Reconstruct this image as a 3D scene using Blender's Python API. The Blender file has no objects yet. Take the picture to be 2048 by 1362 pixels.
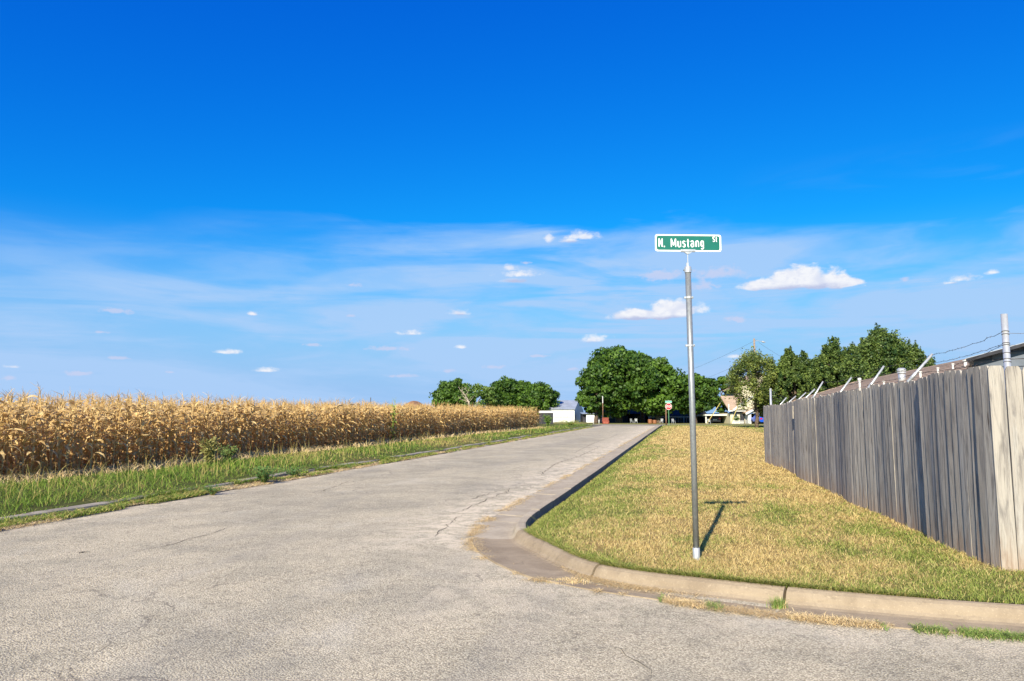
import bpy, math, random
import numpy as np
from mathutils import Vector, Matrix

random.seed(7)
rng = np.random.default_rng(7)
scene = bpy.context.scene
col = scene.collection
R = math.radians

# ------------------------------------------------------------------ camera
F_PX = 1479.0
PITCH = math.atan(154 / F_PX)
CAM_H = 1.6
SLOPE = 0.0069
cam_d = bpy.data.cameras.new("camera")
cam_d.lens = 36.0 * F_PX / 2048.0
cam_d.sensor_width = 36.0
cam_d.clip_start = 0.1
cam_d.clip_end = 6000
cam = bpy.data.objects.new("camera", cam_d)
cam.location = (0, 0, CAM_H)
cam.rotation_euler = (math.pi / 2 + PITCH, 0, 0)
col.objects.link(cam)
scene.camera = cam

def D(px, py, Y):
    """world point seen at photo pixel (px, py) at depth Y (used to survey the place)"""
    v = 681 - py
    dx, dy, dz = px - 1024, F_PX * math.cos(PITCH) - v * math.sin(PITCH), F_PX * math.sin(PITCH) + v * math.cos(PITCH)
    k = Y / dy
    return Vector((k * dx, Y, CAM_H + k * dz))

def G(px, py, z=0.0):
    v = 681 - py
    dx, dy, dz = px - 1024, F_PX * math.cos(PITCH) - v * math.sin(PITCH), F_PX * math.sin(PITCH) + v * math.cos(PITCH)
    k = (CAM_H - z) / (SLOPE * dy - dz)
    return k * dx, k * dy

# ------------------------------------------------------------------ sun, sky, exposure
scene.view_settings.view_transform = 'Standard'
scene.view_settings.look = 'None'
scene.view_settings.gamma = 1.0
scene.view_settings.use_curve_mapping = False
scene.view_settings.exposure = 0.95
SUN_EL = R(33.1)
SUN_AZ = math.atan2(-0.3314, -0.9435)      # measured from +Y towards +X
sun_d = bpy.data.lights.new("sun", 'SUN')
sun_d.energy = 4.8
sun_d.angle = R(0.5)
sun_d.color = (1.0, 0.90, 0.72)
sun = bpy.data.objects.new("sun", sun_d)
sv = Vector((math.sin(SUN_AZ) * math.cos(SUN_EL), math.cos(SUN_AZ) * math.cos(SUN_EL), math.sin(SUN_EL)))
sun.rotation_euler = sv.to_track_quat('Z', 'Y').to_euler()
sun.location = (0, 0, 50)
col.objects.link(sun)

world = bpy.data.worlds.new("World")
scene.world = world
world.use_nodes = True
wn, wl = world.node_tree.nodes, world.node_tree.links
wn.clear()

def N(t, **kw):
    n = wn.new(t)
    for k, v in kw.items():
        setattr(n, k, v)
    return n
def wmath(op, a, b=None, c=None, clamp=False):
    n = N('ShaderNodeMath', operation=op, use_clamp=clamp)
    for i, x in enumerate((a, b, c)):
        if x is None:
            continue
        if isinstance(x, (int, float)):
            n.inputs[i].default_value = x
        else:
            wl.new(x, n.inputs[i])
    return n.outputs[0]
def wvec(op, a, b=None):
    n = N('ShaderNodeVectorMath', operation=op)
    for i, x in enumerate((a, b)):
        if x is None:
            continue
        if isinstance(x, (tuple, list)):
            n.inputs[i].default_value = x
        else:
            wl.new(x, n.inputs[i])
    return n.outputs['Value'] if op == 'LENGTH' else n.outputs[0]
def wmix(f, a, b):
    n = N('ShaderNodeMix', data_type='RGBA')
    for s, x in ((n.inputs[0], f), (n.inputs[6], a), (n.inputs[7], b)):
        if isinstance(x, (int, float)):
            s.default_value = x
        elif isinstance(x, tuple):
            s.default_value = x + (1,)
        else:
            wl.new(x, s)
    return n.outputs[2]
def wnoise(vec, scale, detail=5, rough=0.55, dist=0.0):
    n = N('ShaderNodeTexNoise')
    wl.new(vec, n.inputs['Vector'])
    n.inputs['Scale'].default_value = scale
    n.inputs['Detail'].default_value = detail
    n.inputs['Roughness'].default_value = rough
    n.inputs['Distortion'].default_value = dist
    return n.outputs[0]
def wstep(x, lo, hi):
    n = N('ShaderNodeMapRange', interpolation_type='SMOOTHSTEP')
    wl.new(x, n.inputs[0])
    n.inputs[1].default_value = lo
    n.inputs[2].default_value = hi
    return n.outputs[0]

sky = N('ShaderNodeTexSky', sky_type='NISHITA')
sky.sun_disc = False
sky.sun_elevation = SUN_EL
sky.sun_rotation = SUN_AZ
sky.air_density = 1.0
sky.dust_density = 0.6
sky.ozone_density = 3.0
sep = N('ShaderNodeSeparateColor')
wl.new(sky.outputs[0], sep.inputs[0])
comb = N('ShaderNodeCombineColor')
SKY_GRADE = ((2.60, 0.0060), (1.32, 0.328), (0.55, 1.93))    # per channel: exponent, factor
for i, (p, m) in enumerate(SKY_GRADE):
    wl.new(wmath('MULTIPLY', wmath('POWER', sep.outputs[i], p), m), comb.inputs[i])
tc = N('ShaderNodeTexCoord')
nrm = wvec('NORMALIZE', tc.outputs['Generated'])
sx = N('ShaderNodeSeparateXYZ')
wl.new(nrm, sx.inputs[0])
az = wmath('ARCTAN2', sx.outputs[0], sx.outputs[1])
el = wmath('ARCSINE', sx.outputs[2])
cx = N('ShaderNodeCombineXYZ')
wl.new(az, cx.inputs[0]); wl.new(el, cx.inputs[1])
A = cx.outputs[0]
def ae(px, py):
    p = D(px, py, 1.0) - Vector((0, 0, CAM_H))
    return math.atan2(p.x, p.y), math.asin(p.z / p.length)
# thin high veil: streaks stretched along the horizon
st1 = wvec('MULTIPLY', A, (1.0, 4.2, 1.0))
rot = N('ShaderNodeVectorRotate', rotation_type='Z_AXIS')
wl.new(st1, rot.inputs['Vector']); rot.inputs['Angle'].default_value = R(-9)
veil_a = wnoise(rot.outputs[0], 3.6, 6, 0.52, 0.7)
veil_b = wnoise(rot.outputs[0], 11.0, 6, 0.6, 0.4)
arch = wmath('MULTIPLY', wmath('POWER', wmath('ADD', az, 0.02), 2.0), -0.10)   # the veil's upper edge sinks to the sides
top_edge = wmath('ADD', wmath('ADD', 0.268, arch), wmath('MULTIPLY', wmath('SUBTRACT', veil_a, 0.5), 0.09))
edge_w = wmath('ADD', 0.016, wmath('MULTIPLY', wmath('ABSOLUTE', wmath('SUBTRACT', az, 0.05)), 0.16))
below = wmath('MAXIMUM', wmath('MINIMUM', wmath('DIVIDE', wmath('SUBTRACT', top_edge, el), edge_w), 1.0), 0.0)
st2 = N('ShaderNodeVectorRotate', rotation_type='Z_AXIS')
wl.new(wvec('MULTIPLY', A, (1.0, 8.5, 1.0)), st2.inputs['Vector']); st2.inputs['Angle'].default_value = R(6)
long_streaks = wnoise(st2.outputs[0], 2.6, 7, 0.55, 0.9)
low = wstep(el, -0.02, 0.035)
right_more = wmath('MULTIPLY', wstep(az, -0.35, 0.12), 0.22)
lower_more = wmath('MULTIPLY', wstep(el, 0.24, 0.10), 0.20)
streaks = wstep(wmath('ADD', wmath('MULTIPLY', veil_a, 0.65), wmath('MULTIPLY', veil_b, 0.35)), 0.40, 0.62)
streaks = wmath('ADD', wmath('MULTIPLY', streaks, 0.5), wmath('MULTIPLY', wstep(long_streaks, 0.42, 0.62), 0.65))
veil = wmath('MULTIPLY', wmath('MULTIPLY', below, low), wmath('MULTIPLY', wmath('ADD', wmath('ADD', 0.16, right_more), lower_more), wmath('ADD', 0.40, wmath('MULTIPLY', streaks, 2.3))))
veil = wmath('MINIMUM', veil, 0.85)
wispr = wmath('MULTIPLY', wstep(az, 0.28, 0.5), wmath('MULTIPLY', wstep(el, 0.33, 0.24), wstep(veil_a, 0.42, 0.66)))
veil = wmath('MAXIMUM', veil, wmath('MULTIPLY', wispr, 0.45))
haze_low = wmath('MULTIPLY', wstep(el, 0.26, 0.02), 0.97)
# small fair weather clouds: (photo pixel centre, half width, half height)
BIG = [(1600, 566, 92, 36), (1530, 574, 58, 18), (1665, 570, 60, 24), (1705, 566, 30, 14), (1286, 634, 84, 18), (1350, 624, 66, 26)]
BRIGHT = [(1162, 474, 38, 13), (1140, 482, 22, 7), (1098, 479, 13, 14), (1040, 549, 46, 11), (1020, 538, 20, 9), (1030, 563, 30, 6), (1185, 680, 34, 12),
          (825, 667, 30, 9), (920, 627, 23, 9), (1918, 559, 34, 11), (1900, 566, 22, 6), (1985, 545, 16, 8), (530, 742, 26, 7), (922, 695, 13, 6), (1480, 713, 28, 6), (458, 705, 32, 7), (25, 734, 18, 5), (505, 628, 13, 6)]
FAINT = [(1322, 552, 40, 14), (1440, 548, 62, 16), (1400, 572, 40, 12), (1470, 640, 28, 8), (1810, 560, 10, 8), (707, 570, 18, 6),
         (235, 622, 42, 8), (505, 628, 12, 5), (703, 632, 14, 5), (780, 697, 45, 6), (160, 747, 34, 6), (15, 757, 22, 6),
         (1145, 738, 18, 5), (990, 734, 26, 5), (203, 665, 16, 4), (238, 716, 22, 5), (800, 752, 32, 5), (340, 744, 12, 4),
         (1050, 526, 12, 5), (898, 742, 24, 5), (1075, 712, 22, 4), (620, 690, 22, 4)]
BASES = [(1590, 580, 130, 13), (1670, 582, 60, 11), (1280, 641, 90, 10), (1350, 640, 60, 10), (1040, 563, 42, 7), (1150, 486, 30, 6), (1187, 687, 30, 5),
         (1918, 567, 28, 5), (825, 672, 24, 4), (920, 631, 18, 4), (530, 746, 20, 3)]
edge1 = wnoise(wvec('MULTIPLY', A, (1.0, 1.5, 1.0)), 34.0, 7, 0.62, 0.35)
edge2 = wnoise(wvec('MULTIPLY', A, (1.0, 1.6, 1.0)), 95.0, 5, 0.6, 0.0)
def blobs(lst, under=2.2):
    acc = None
    for (px, py, w, h) in lst:
        a, e = ae(px, py)
        a2, e2 = ae(px + w, py)
        a3, e3 = ae(px, py - h)
        v = wvec('SUBTRACT', A, (a, e, 0))
        v = wvec('MULTIPLY', v, (1 / (a2 - a), 1 / (e3 - e), 0))
        u = wvec('MULTIPLY', v, (-1, -under, 0))
        k = wmath('SUBTRACT', 1.0, wvec('LENGTH', wvec('MAXIMUM', v, u)))
        acc = k if acc is None else wmath('MAXIMUM', acc, k)
    return acc
en = wmath('ADD', wmath('MULTIPLY', wmath('SUBTRACT', edge1, 0.5), 1.9), wmath('MULTIPLY', wmath('SUBTRACT', edge2, 0.5), 1.7))
puff = N('ShaderNodeTexVoronoi', feature='SMOOTH_F1')
wl.new(wvec('MULTIPLY', A, (1.0, 1.3, 1.0)), puff.inputs['Vector'])
puff.inputs['Scale'].default_value = 70.0
eb = wmath('ADD', wmath('MULTIPLY', wmath('SUBTRACT', edge1, 0.5), 1.1), wmath('ADD', wmath('MULTIPLY', wmath('SUBTRACT', edge2, 0.5), 0.45), wmath('MULTIPLY', wmath('SUBTRACT', 0.45, puff.outputs['Distance']), 0.55)))
mb = wmath('MULTIPLY', wstep(wmath('ADD', blobs(BRIGHT), en), -0.15, 1.0), 0.92)
mb = wmath('MULTIPLY', wmath('MAXIMUM', mb, wstep(wmath('ADD', blobs(BIG, 2.8), eb), -0.06, 0.34)), 0.97)
mf = wmath('MULTIPLY', wstep(wmath('ADD', blobs(FAINT, 1.3), wmath('MULTIPLY', en, 1.3)), -0.1, 0.8), 0.68)
ms = wmath('MULTIPLY', wstep(wmath('ADD', blobs(BASES, 1.0), wmath('MULTIPLY', en, 0.5)), -0.1, 0.7), 0.85)
shade2 = wmath('MULTIPLY', wstep(edge2, 0.56, 0.36), 0.35)
WS = 0.10
def wc(r, g, b):
    k = 1 / WS / (2 ** scene.view_settings.exposure)
    return (r * k, g * k, b * k)
c0 = wmix(haze_low, comb.outputs[0], wc(0.32, 0.54, 0.89))
c1 = wmix(veil, c0, wc(0.43, 0.635, 0.95))
c2 = wmix(mf, c1, wc(0.62, 0.66, 0.88))
cumc = wmix(wmath('MAXIMUM', shade2, wmath('MULTIPLY', wstep(puff.outputs['Distance'], 0.35, 0.75), 0.6)), wc(0.93, 0.94, 0.98), wc(0.62, 0.68, 0.88))
cumc = wmix(ms, cumc, wc(0.44, 0.50, 0.76))
c3 = wmix(mb, c2, cumc)
bg = N('ShaderNodeBackground')
bg.inputs[1].default_value = WS
wl.new(c3, bg.inputs[0])
out = N('ShaderNodeOutputWorld')
wl.new(bg.outputs[0], out.inputs[0])

# ------------------------------------------------------------------ place frame: s across the road, t along it
VX = math.atan((1355 - 1024) / 1471.0)
UX, UY = math.sin(VX), math.cos(VX)
def W(s, t):
    return s * UY + t * UX, -s * UX + t * UY
def ST(x, y):
    return x * UY - y * UX, x * UX + y * UY
def zt(y):
    y = np.asarray(y, float)
    return SLOPE * np.clip(y, -40, 100) + SLOPE * 12 * (1 - np.exp(-np.clip(y - 100, 0, 400) / 12))
def P(s, t, z=0.0):
    x, y = W(s, t)
    return Vector((x, y, float(zt(y)) + z))
YAW = -VX            # rotation about z that turns +Y onto the road's direction

# ------------------------------------------------------------------ numpy noise
def _h(ix, iy, seed):
    n = (ix.astype(np.int64) * 374761393 + iy.astype(np.int64) * 668265263 + seed * 974711) & 0xffffffff
    n = ((n ^ (n >> 13)) * 1274126177) & 0xffffffff
    return ((n ^ (n >> 16)) & 0xffff) / 65535.0
def vnoise(x, y, seed=0):
    x = np.asarray(x, float); y = np.asarray(y, float)
    ix, iy = np.floor(x), np.floor(y)
    fx, fy = x - ix, y - iy
    fx = fx * fx * (3 - 2 * fx); fy = fy * fy * (3 - 2 * fy)
    a, b = _h(ix, iy, seed), _h(ix + 1, iy, seed)
    c, d = _h(ix, iy + 1, seed), _h(ix + 1, iy + 1, seed)
    return (a * (1 - fx) + b * fx) * (1 - fy) + (c * (1 - fx) + d * fx) * fy
def fbm(x, y, seed=0, o=4):
    r, a, tot = 0, 1.0, 0
    for i in range(o):
        r = r + a * vnoise(x * 2 ** i, y * 2 ** i, seed + i * 17); tot += a; a *= 0.55
    return r / tot
def sstep(x, a, b):
    k = np.clip((x - a) / (b - a), 0, 1)
    return k * k * (3 - 2 * k)

# ------------------------------------------------------------------ object helpers
def tag(o, label=None, cat=None, group=None, kind=None):
    if label: o['label'] = label
    if cat: o['category'] = cat
    if group: o['group'] = group
    if kind: o['kind'] = kind
    return o
def link(name, me, parent=None, loc=None, rot=None):
    o = bpy.data.objects.new(name, me)
    col.objects.link(o)
    if parent is not None: o.parent = parent
    if loc is not None: o.location = loc
    if rot is not None: o.rotation_euler = rot
    return o
def empty(name, loc=(0, 0, 0), rz=0.0):
    o = bpy.data.objects.new(name, None)
    o.empty_display_size = 0.3
    col.objects.link(o)
    o.location = loc; o.rotation_euler = (0, 0, rz)
    return o
def np_mesh(name, V, Fc, mat, attrs=None, smooth=False):
    """Fc: (n, k) int array, all faces with k corners; attrs: name -> per vertex float"""
    V = np.asarray(V, np.float32); Fc = np.asarray(Fc, np.int32)
    me = bpy.data.meshes.new(name)
    n, k = Fc.shape
    me.vertices.add(len(V)); me.vertices.foreach_set('co', V.ravel())
    me.loops.add(n * k); me.loops.foreach_set('vertex_index', Fc.ravel())
    me.polygons.add(n)
    me.polygons.foreach_set('loop_start', np.arange(0, n * k, k, dtype=np.int32))
    me.polygons.foreach_set('loop_total', np.full(n, k, np.int32))
    if smooth: me.polygons.foreach_set('use_smooth', np.ones(n, bool))
    for an, av in (attrs or {}).items():
        a = me.attributes.new(an, 'FLOAT', 'POINT')
        a.data.foreach_set('value', np.asarray(av, np.float32))
    me.update(calc_edges=True)
    me.materials.append(mat)
    return me

class MB:
    """collects simple solids; build() links them as one mesh object"""
    def __init__(s): s.v, s.f = [], []
    def add(s, vs, fs):
        b = len(s.v); s.v += [tuple(v) for v in vs]; s.f += [tuple(b + i for i in f) for f in fs]; return s
    def box(s, x0, x1, y0, y1, z0, z1, M=None):
        vs = [Vector((x, y, z)) for z in (z0, z1) for y in (y0, y1) for x in (x0, x1)]
        if M is not None: vs = [M @ v for v in vs]
        return s.add(vs, [(0, 2, 3, 1), (4, 5, 7, 6), (0, 1, 5, 4), (2, 6, 7, 3), (0, 4, 6, 2), (1, 3, 7, 5)])
    def bar(s, a, b, w, h=None):
        a, b = Vector(a), Vector(b); d = b - a; L = d.length
        M = Matrix.Translation(a) @ d.to_track_quat('Z', 'Y').to_matrix().to_4x4()
        h = h or w
        return s.box(-w / 2, w / 2, -h / 2, h / 2, 0, L, M)
    def tube(s, pts, rad, n=8, cap=True):
        pts = [Vector(p) for p in pts]
        rad = rad if isinstance(rad, (list, tuple)) else [rad] * len(pts)
        rings = []
        for i, p in enumerate(pts):
            d = (pts[min(i + 1, len(pts) - 1)] - pts[max(i - 1, 0)])
            d = d.normalized() if d.length > 1e-9 else Vector((0, 0, 1))
            a = d.orthogonal().normalized() if abs(d.z) < .99 else Vector((1, 0, 0))
            a = (a - d * a.dot(d)).normalized()
            if i and rings:
                a = (pa - d * pa.dot(d)).normalized()
            pa = a
            b = d.cross(a)
            rings.append([p + (a * math.cos(2 * math.pi * j / n) + b * math.sin(2 * math.pi * j / n)) * rad[i] for j in range(n)])
        vs = [v for r in rings for v in r]
        fs = [(i * n + j, i * n + (j + 1) % n, (i + 1) * n + (j + 1) % n, (i + 1) * n + j) for i in range(len(pts) - 1) for j in range(n)]
        if cap:
            fs.append(tuple(range(n - 1, -1, -1))); fs.append(tuple((len(pts) - 1) * n + j for j in range(n)))
        return s.add(vs, fs)
    def prism(s, poly, a, b, M=None):
        """poly in (x, z), extruded from y=a to y=b"""
        n = len(poly)
        vs = [Vector((x, a, z)) for x, z in poly] + [Vector((x, b, z)) for x, z in poly]
        if M is not None: vs = [M @ v for v in vs]
        return s.add(vs, [tuple(range(n)), tuple(range(2 * n - 1, n - 1, -1))] + [((i + 1) % n, i, n + i, n + (i + 1) % n) for i in range(n)])
    def mesh(s, name, mat, smooth=False):
        me = bpy.data.meshes.new(name)
        me.from_pydata([tuple(v) for v in s.v], [], s.f)
        me.materials.append(mat)
        if smooth:
            me.polygons.foreach_set('use_smooth', [True] * len(me.polygons))
        me.update()
        return me
    def build(s, name, mat, parent=None, smooth=False, loc=None, bevel=0):
        o = link(name, s.mesh(name, mat, smooth), parent, loc)
        if bevel:
            m = o.modifiers.new('bevel', 'BEVEL'); m.width = bevel; m.segments = 2; m.limit_method = 'ANGLE'
        return o

# ------------------------------------------------------------------ materials
class Mat:
    def __init__(s, name, rough=0.8, metal=0.0, spec=0.3):
        s.m = bpy.data.materials.new(name); s.m.use_nodes = True
        s.t = s.m.node_tree; s.n = s.t.nodes; s.l = s.t.links
        s.b = s.n['Principled BSDF']
        s.b.inputs['Roughness'].default_value = rough
        s.b.inputs['Metallic'].default_value = metal
        s.b.inputs['Specular IOR Level'].default_value = spec
    def node(s, t, **kw):
        n = s.n.new(t)
        for k, v in kw.items(): setattr(n, k, v)
        return n
    def set(s, sock, x):
        if isinstance(x, (int, float)): sock.default_value = x
        elif isinstance(x, tuple): sock.default_value = x + (1,) if len(x) == 3 and len(sock.default_value) == 4 else x
        else: s.l.new(x, sock)
    def coord(s, kind='Object', scale=None):
        c = s.node('ShaderNodeTexCoord').outputs[kind]
        if kind == 'Object' and scale is None: return c
        if scale is None: return c
        m = s.node('ShaderNodeMapping'); s.l.new(c, m.inputs[0]); m.inputs['Scale'].default_value = scale
        return m.outputs[0]
    def noise(s, vec, scale, detail=4, rough=0.55, dist=0.0):
        n = s.node('ShaderNodeTexNoise'); s.l.new(vec, n.inputs['Vector'])
        n.inputs['Scale'].default_value = scale; n.inputs['Detail'].default_value = detail
        n.inputs['Roughness'].default_value = rough; n.inputs['Distortion'].default_value = dist
        return n.outputs[0]
    def voro(s, vec, scale, feature='F1', out='Distance'):
        n = s.node('ShaderNodeTexVoronoi', feature=feature); s.l.new(vec, n.inputs['Vector'])
        n.inputs['Scale'].default_value = scale
        return n.outputs[out]
    def math(s, op, a, b=None, clamp=False):
        n = s.node('ShaderNodeMath', operation=op, use_clamp=clamp)
        s.set(n.inputs[0], a)
        if b is not None: s.set(n.inputs[1], b)
        return n.outputs[0]
    def step(s, x, lo, hi, a=0.0, b=1.0):
        n = s.node('ShaderNodeMapRange', interpolation_type='SMOOTHSTEP'); s.l.new(x, n.inputs[0])
        for i, v in enumerate((lo, hi, a, b)): n.inputs[i + 1].default_value = v
        return n.outputs[0]
    def mix(s, f, a, b, mode='MIX'):
        n = s.node('ShaderNodeMix', data_type='RGBA', blend_type=mode)
        s.set(n.inputs[0], f); s.set(n.inputs[6], a); s.set(n.inputs[7], b)
        return n.outputs[2]
    def attr(s, name):
        return s.node('ShaderNodeAttribute', attribute_name=name).outputs['Fac']
    def color(s, c): s.set(s.b.inputs['Base Color'], c); return s
    def bump(s, h, strength=0.3, dist=0.01):
        n = s.node('ShaderNodeBump'); s.l.new(h, n.inputs['Height'])
        n.inputs['Strength'].default_value = strength; n.inputs['Distance'].default_value = dist
        s.l.new(n.outputs[0], s.b.inputs['Normal']); return s
    def translucent(s, c, f):
        tr = s.node('ShaderNodeBsdfTranslucent'); s.set(tr.inputs[0], c)
        mx = s.node('ShaderNodeMixShader'); mx.inputs[0].default_value = f
        o = s.n['Material Output']
        s.l.new(s.b.outputs[0], mx.inputs[1]); s.l.new(tr.outputs[0], mx.inputs[2]); s.l.new(mx.outputs[0], o.inputs[0]); return s

def plain(name, c, rough=0.7, metal=0.0, var=0.12, scale=4.0, spec=0.3):
    m = Mat(name, rough, metal, spec)
    v = m.noise(m.coord('Object'), scale, 5, 0.6)
    d = tuple(max(0, x * (1 - var * 2)) for x in c); u = tuple(min(1, x * (1 + var)) for x in c)
    m.color(m.mix(m.step(v, 0.3, 0.7), d, u))
    return m.m

def make_materials():
    M = {}
    # chip seal road
    m = Mat('chip_seal', 0.9, 0, 0.2)
    p = m.node('ShaderNodeNewGeometry').outputs['Position']
    vor = m.voro(p, 78, out='Color'); sep = m.node('ShaderNodeSeparateColor'); m.l.new(vor, sep.inputs[0])
    vor2 = m.voro(p, 24, out='Color'); sep2 = m.node('ShaderNodeSeparateColor'); m.l.new(vor2, sep2.inputs[0])
    d1 = m.voro(p, 78)
    stone = m.mix(sep.outputs[0], (0.37, 0.325, 0.24), (0.68, 0.605, 0.455))
    stone = m.mix(m.step(d1, 0.25, 0.85), stone, (0.24, 0.205, 0.15))
    stone = m.mix(m.math('MULTIPLY', m.step(sep2.outputs[1], 0.86, 0.95), 0.35), stone, (0.16, 0.14, 0.115))
    big = m.noise(p, 0.35, 5, 0.6, 0.4); mid = m.noise(p, 1.7, 5, 0.6, 0.5)
    track = m.noise(m.node('ShaderNodeMapping').outputs[0], 1) if False else mid
    tone = m.math('ADD', m.math('MULTIPLY', big, 0.55), m.math('MULTIPLY', mid, 0.45))
    stone = m.mix(m.step(tone, 0.36, 0.62), m.mix(1.0, stone, (0.82, 0.82, 0.81), 'MULTIPLY'), m.mix(1.0, stone, (1.14, 1.11, 1.06), 'MULTIPLY'))
    # worn wheel paths and oily patches, stretched along the road
    rr_ = m.node('ShaderNodeVectorRotate', rotation_type='Z_AXIS'); m.l.new(p, rr_.inputs['Vector']); rr_.inputs['Angle'].default_value = VX
    mp_ = m.node('ShaderNodeMapping'); m.l.new(rr_.outputs[0], mp_.inputs[0]); mp_.inputs['Scale'].default_value = (1.0, 0.12, 1.0)
    path = m.noise(mp_.outputs[0], 0.75, 5, 0.6, 0.3)
    stone = m.mix(m.math('MULTIPLY', m.step(path, 0.50, 0.68), 0.30), stone, (0.25, 0.23, 0.20))
    stone = m.mix(m.math('MULTIPLY', m.step(m.noise(p, 0.55, 4, 0.6, 1.0), 0.50, 0.80), 0.16), stone, (0.78, 0.72, 0.61))
    stone = m.mix(m.math('MULTIPLY', m.step(m.noise(p, 2.6, 3, 0.5, 0.6), 0.70, 0.76), 0.5), stone, (0.15, 0.135, 0.12))
    # pale gritty dust and straw near the gutter on the right half of the road, broken crust
    at = m.attr('grit')
    g = m.math('MULTIPLY', at, m.step(m.noise(p, 3.2, 6, 0.7, 0.8), 0.40, 0.60))
    stone = m.mix(m.math('MULTIPLY', g, 0.75), stone, (0.74, 0.62, 0.46))
    g2 = m.math('MULTIPLY', at, m.step(m.noise(p, 6.5, 5, 0.7, 1.2), 0.60, 0.68))
    stone = m.mix(m.math('MULTIPLY', g2, 0.6), stone, (0.25, 0.19, 0.13))
    # hairline cracks
    wv = m.node('ShaderNodeVectorMath', operation='ADD')
    nn = m.node('ShaderNodeTexNoise'); m.l.new(p, nn.inputs['Vector']); nn.inputs['Scale'].default_value = 1.6; nn.inputs['Detail'].default_value = 6
    m.l.new(p, wv.inputs[0]); m.l.new(nn.outputs['Color'], wv.inputs[1])
    ve = m.voro(wv.outputs[0], 0.33, 'DISTANCE_TO_EDGE')
    cr = m.math('MULTIPLY', m.step(ve, 0.006, 0.0015), m.step(m.noise(p, 0.5, 3), 0.50, 0.60))
    stone = m.mix(m.math('MULTIPLY', cr, 0.55), stone, (0.10, 0.085, 0.07))
    m.color(stone)
    h = m.math('ADD', m.math('MULTIPLY', d1, -1.0), m.math('MULTIPLY', sep.outputs[1], 0.6))
    m.bump(h, 0.75, 0.008)
    M['road'] = m.m
    # concrete
    for nm, base, dark in (('kerb_concrete', (0.31, 0.245, 0.17), (0.18, 0.135, 0.09)), ('old_concrete', (0.34, 0.30, 0.245), (0.13, 0.11, 0.085)), ('gutter_concrete', (0.40, 0.335, 0.25), (0.25, 0.205, 0.15))):
        m = Mat(nm, 0.92, 0, 0.2)
        p = m.node('ShaderNodeNewGeometry').outputs['Position']
        a = m.noise(p, 2.2, 7, 0.65, 0.5); b = m.noise(p, 60, 4, 0.6); c = m.noise(p, 11, 6, 0.7)
        colr = m.mix(m.step(a, 0.32, 0.68), dark, base)
        colr = m.mix(0.35, colr, base)
        colr = m.mix(m.math('MULTIPLY', m.step(c, 0.52, 0.7), 0.35), colr, tuple(x * 0.55 for x in base))
        colr = m.mix(m.math('MULTIPLY', m.step(b, 0.56, 0.72), 0.45), colr, tuple(min(1, x * 1.5) for x in base))
        colr = m.mix(m.math('MULTIPLY', m.step(m.voro(p, 95), 0.22, 0.05), 0.5), colr, tuple(x * 0.45 for x in base))
        sp_ = m.noise(p, 5.5, 6, 0.7, 0.8)
        colr = m.mix(m.math('MULTIPLY', m.step(sp_, 0.58, 0.68), 0.5), colr, tuple(x * 0.5 for x in base))
        ww_ = m.node('ShaderNodeVectorMath', operation='ADD'); nn_ = m.node('ShaderNodeTexNoise'); m.l.new(p, nn_.inputs['Vector']); nn_.inputs['Scale'].default_value = 2.2; nn_.inputs['Detail'].default_value = 5
        m.l.new(p, ww_.inputs[0]); m.l.new(nn_.outputs['Color'], ww_.inputs[1])
        cr_ = m.step(m.voro(ww_.outputs[0], 0.9, 'DISTANCE_TO_EDGE'), 0.010, 0.003)
        colr = m.mix(m.math('MULTIPLY', m.math('MULTIPLY', cr_, m.step(m.noise(p, 0.9, 2), 0.55, 0.62)), 0.4), colr, tuple(x * 0.3 for x in base))
        m.color(colr); m.bump(m.math('ADD', m.math('MULTIPLY', b, 0.7), c), 0.5, 0.01)
        M[nm] = m.m
    M['soil'] = plain('dark_soil', (0.035, 0.024, 0.016), 1.0, 0, 0.35, 14, 0.05)
    M['crack'] = plain('road_crack_fill', (0.10, 0.085, 0.07), 1.0, 0, 0.3, 30, 0.05)
    # lawn ground and blades share the same "green" attribute
    def grassmat(nm, dry1, dry2, gr1, gr2, tr=0.25, ground=False):
        m = Mat(nm, 0.65 if not ground else 1.0, 0, 0.25 if not ground else 0.05)
        p = m.node('ShaderNodeNewGeometry').outputs['Position']
        g = m.attr('green'); r = m.attr('rnd')
        if ground:
            r = m.noise(p, 30, 4, 0.7)
            g = m.math('ADD', g, m.math('MULTIPLY', m.math('SUBTRACT', m.noise(p, 9, 5, 0.7), 0.5), 0.9), True)
        dry = m.mix(r, dry1, dry2); gr = m.mix(r, gr1, gr2)
        c = m.mix(m.step(g, 0.3, 0.7), dry, gr)
        if ground:
            c = m.mix(m.math('MULTIPLY', m.step(m.noise(p, 45, 5, 0.7), 0.42, 0.62), 0.5), c, (0.12, 0.085, 0.045))
            m.bump(m.noise(p, 40, 5, 0.7), 1.0, 0.03)
        m.color(c)
        if tr: m.translucent(c, tr)
        return m.m
    M['lawn_ground'] = grassmat('lawn_ground', (0.27, 0.19, 0.075), (0.42, 0.30, 0.13), (0.10, 0.13, 0.03), (0.17, 0.19, 0.05), 0, True)
    M['lawn_blade'] = grassmat('lawn_blade', (0.42, 0.30, 0.115), (0.66, 0.51, 0.235), (0.15, 0.20, 0.035), (0.32, 0.35, 0.085))
    M['verge_blade'] = grassmat('verge_blade', (0.42, 0.33, 0.11), (0.50, 0.42, 0.15), (0.08, 0.17, 0.015), (0.23, 0.32, 0.05), 0.3)
    M['verge_ground'] = grassmat('verge_ground', (0.14, 0.10, 0.05), (0.22, 0.16, 0.08), (0.05, 0.07, 0.02), (0.09, 0.11, 0.03), 0, True)
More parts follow.
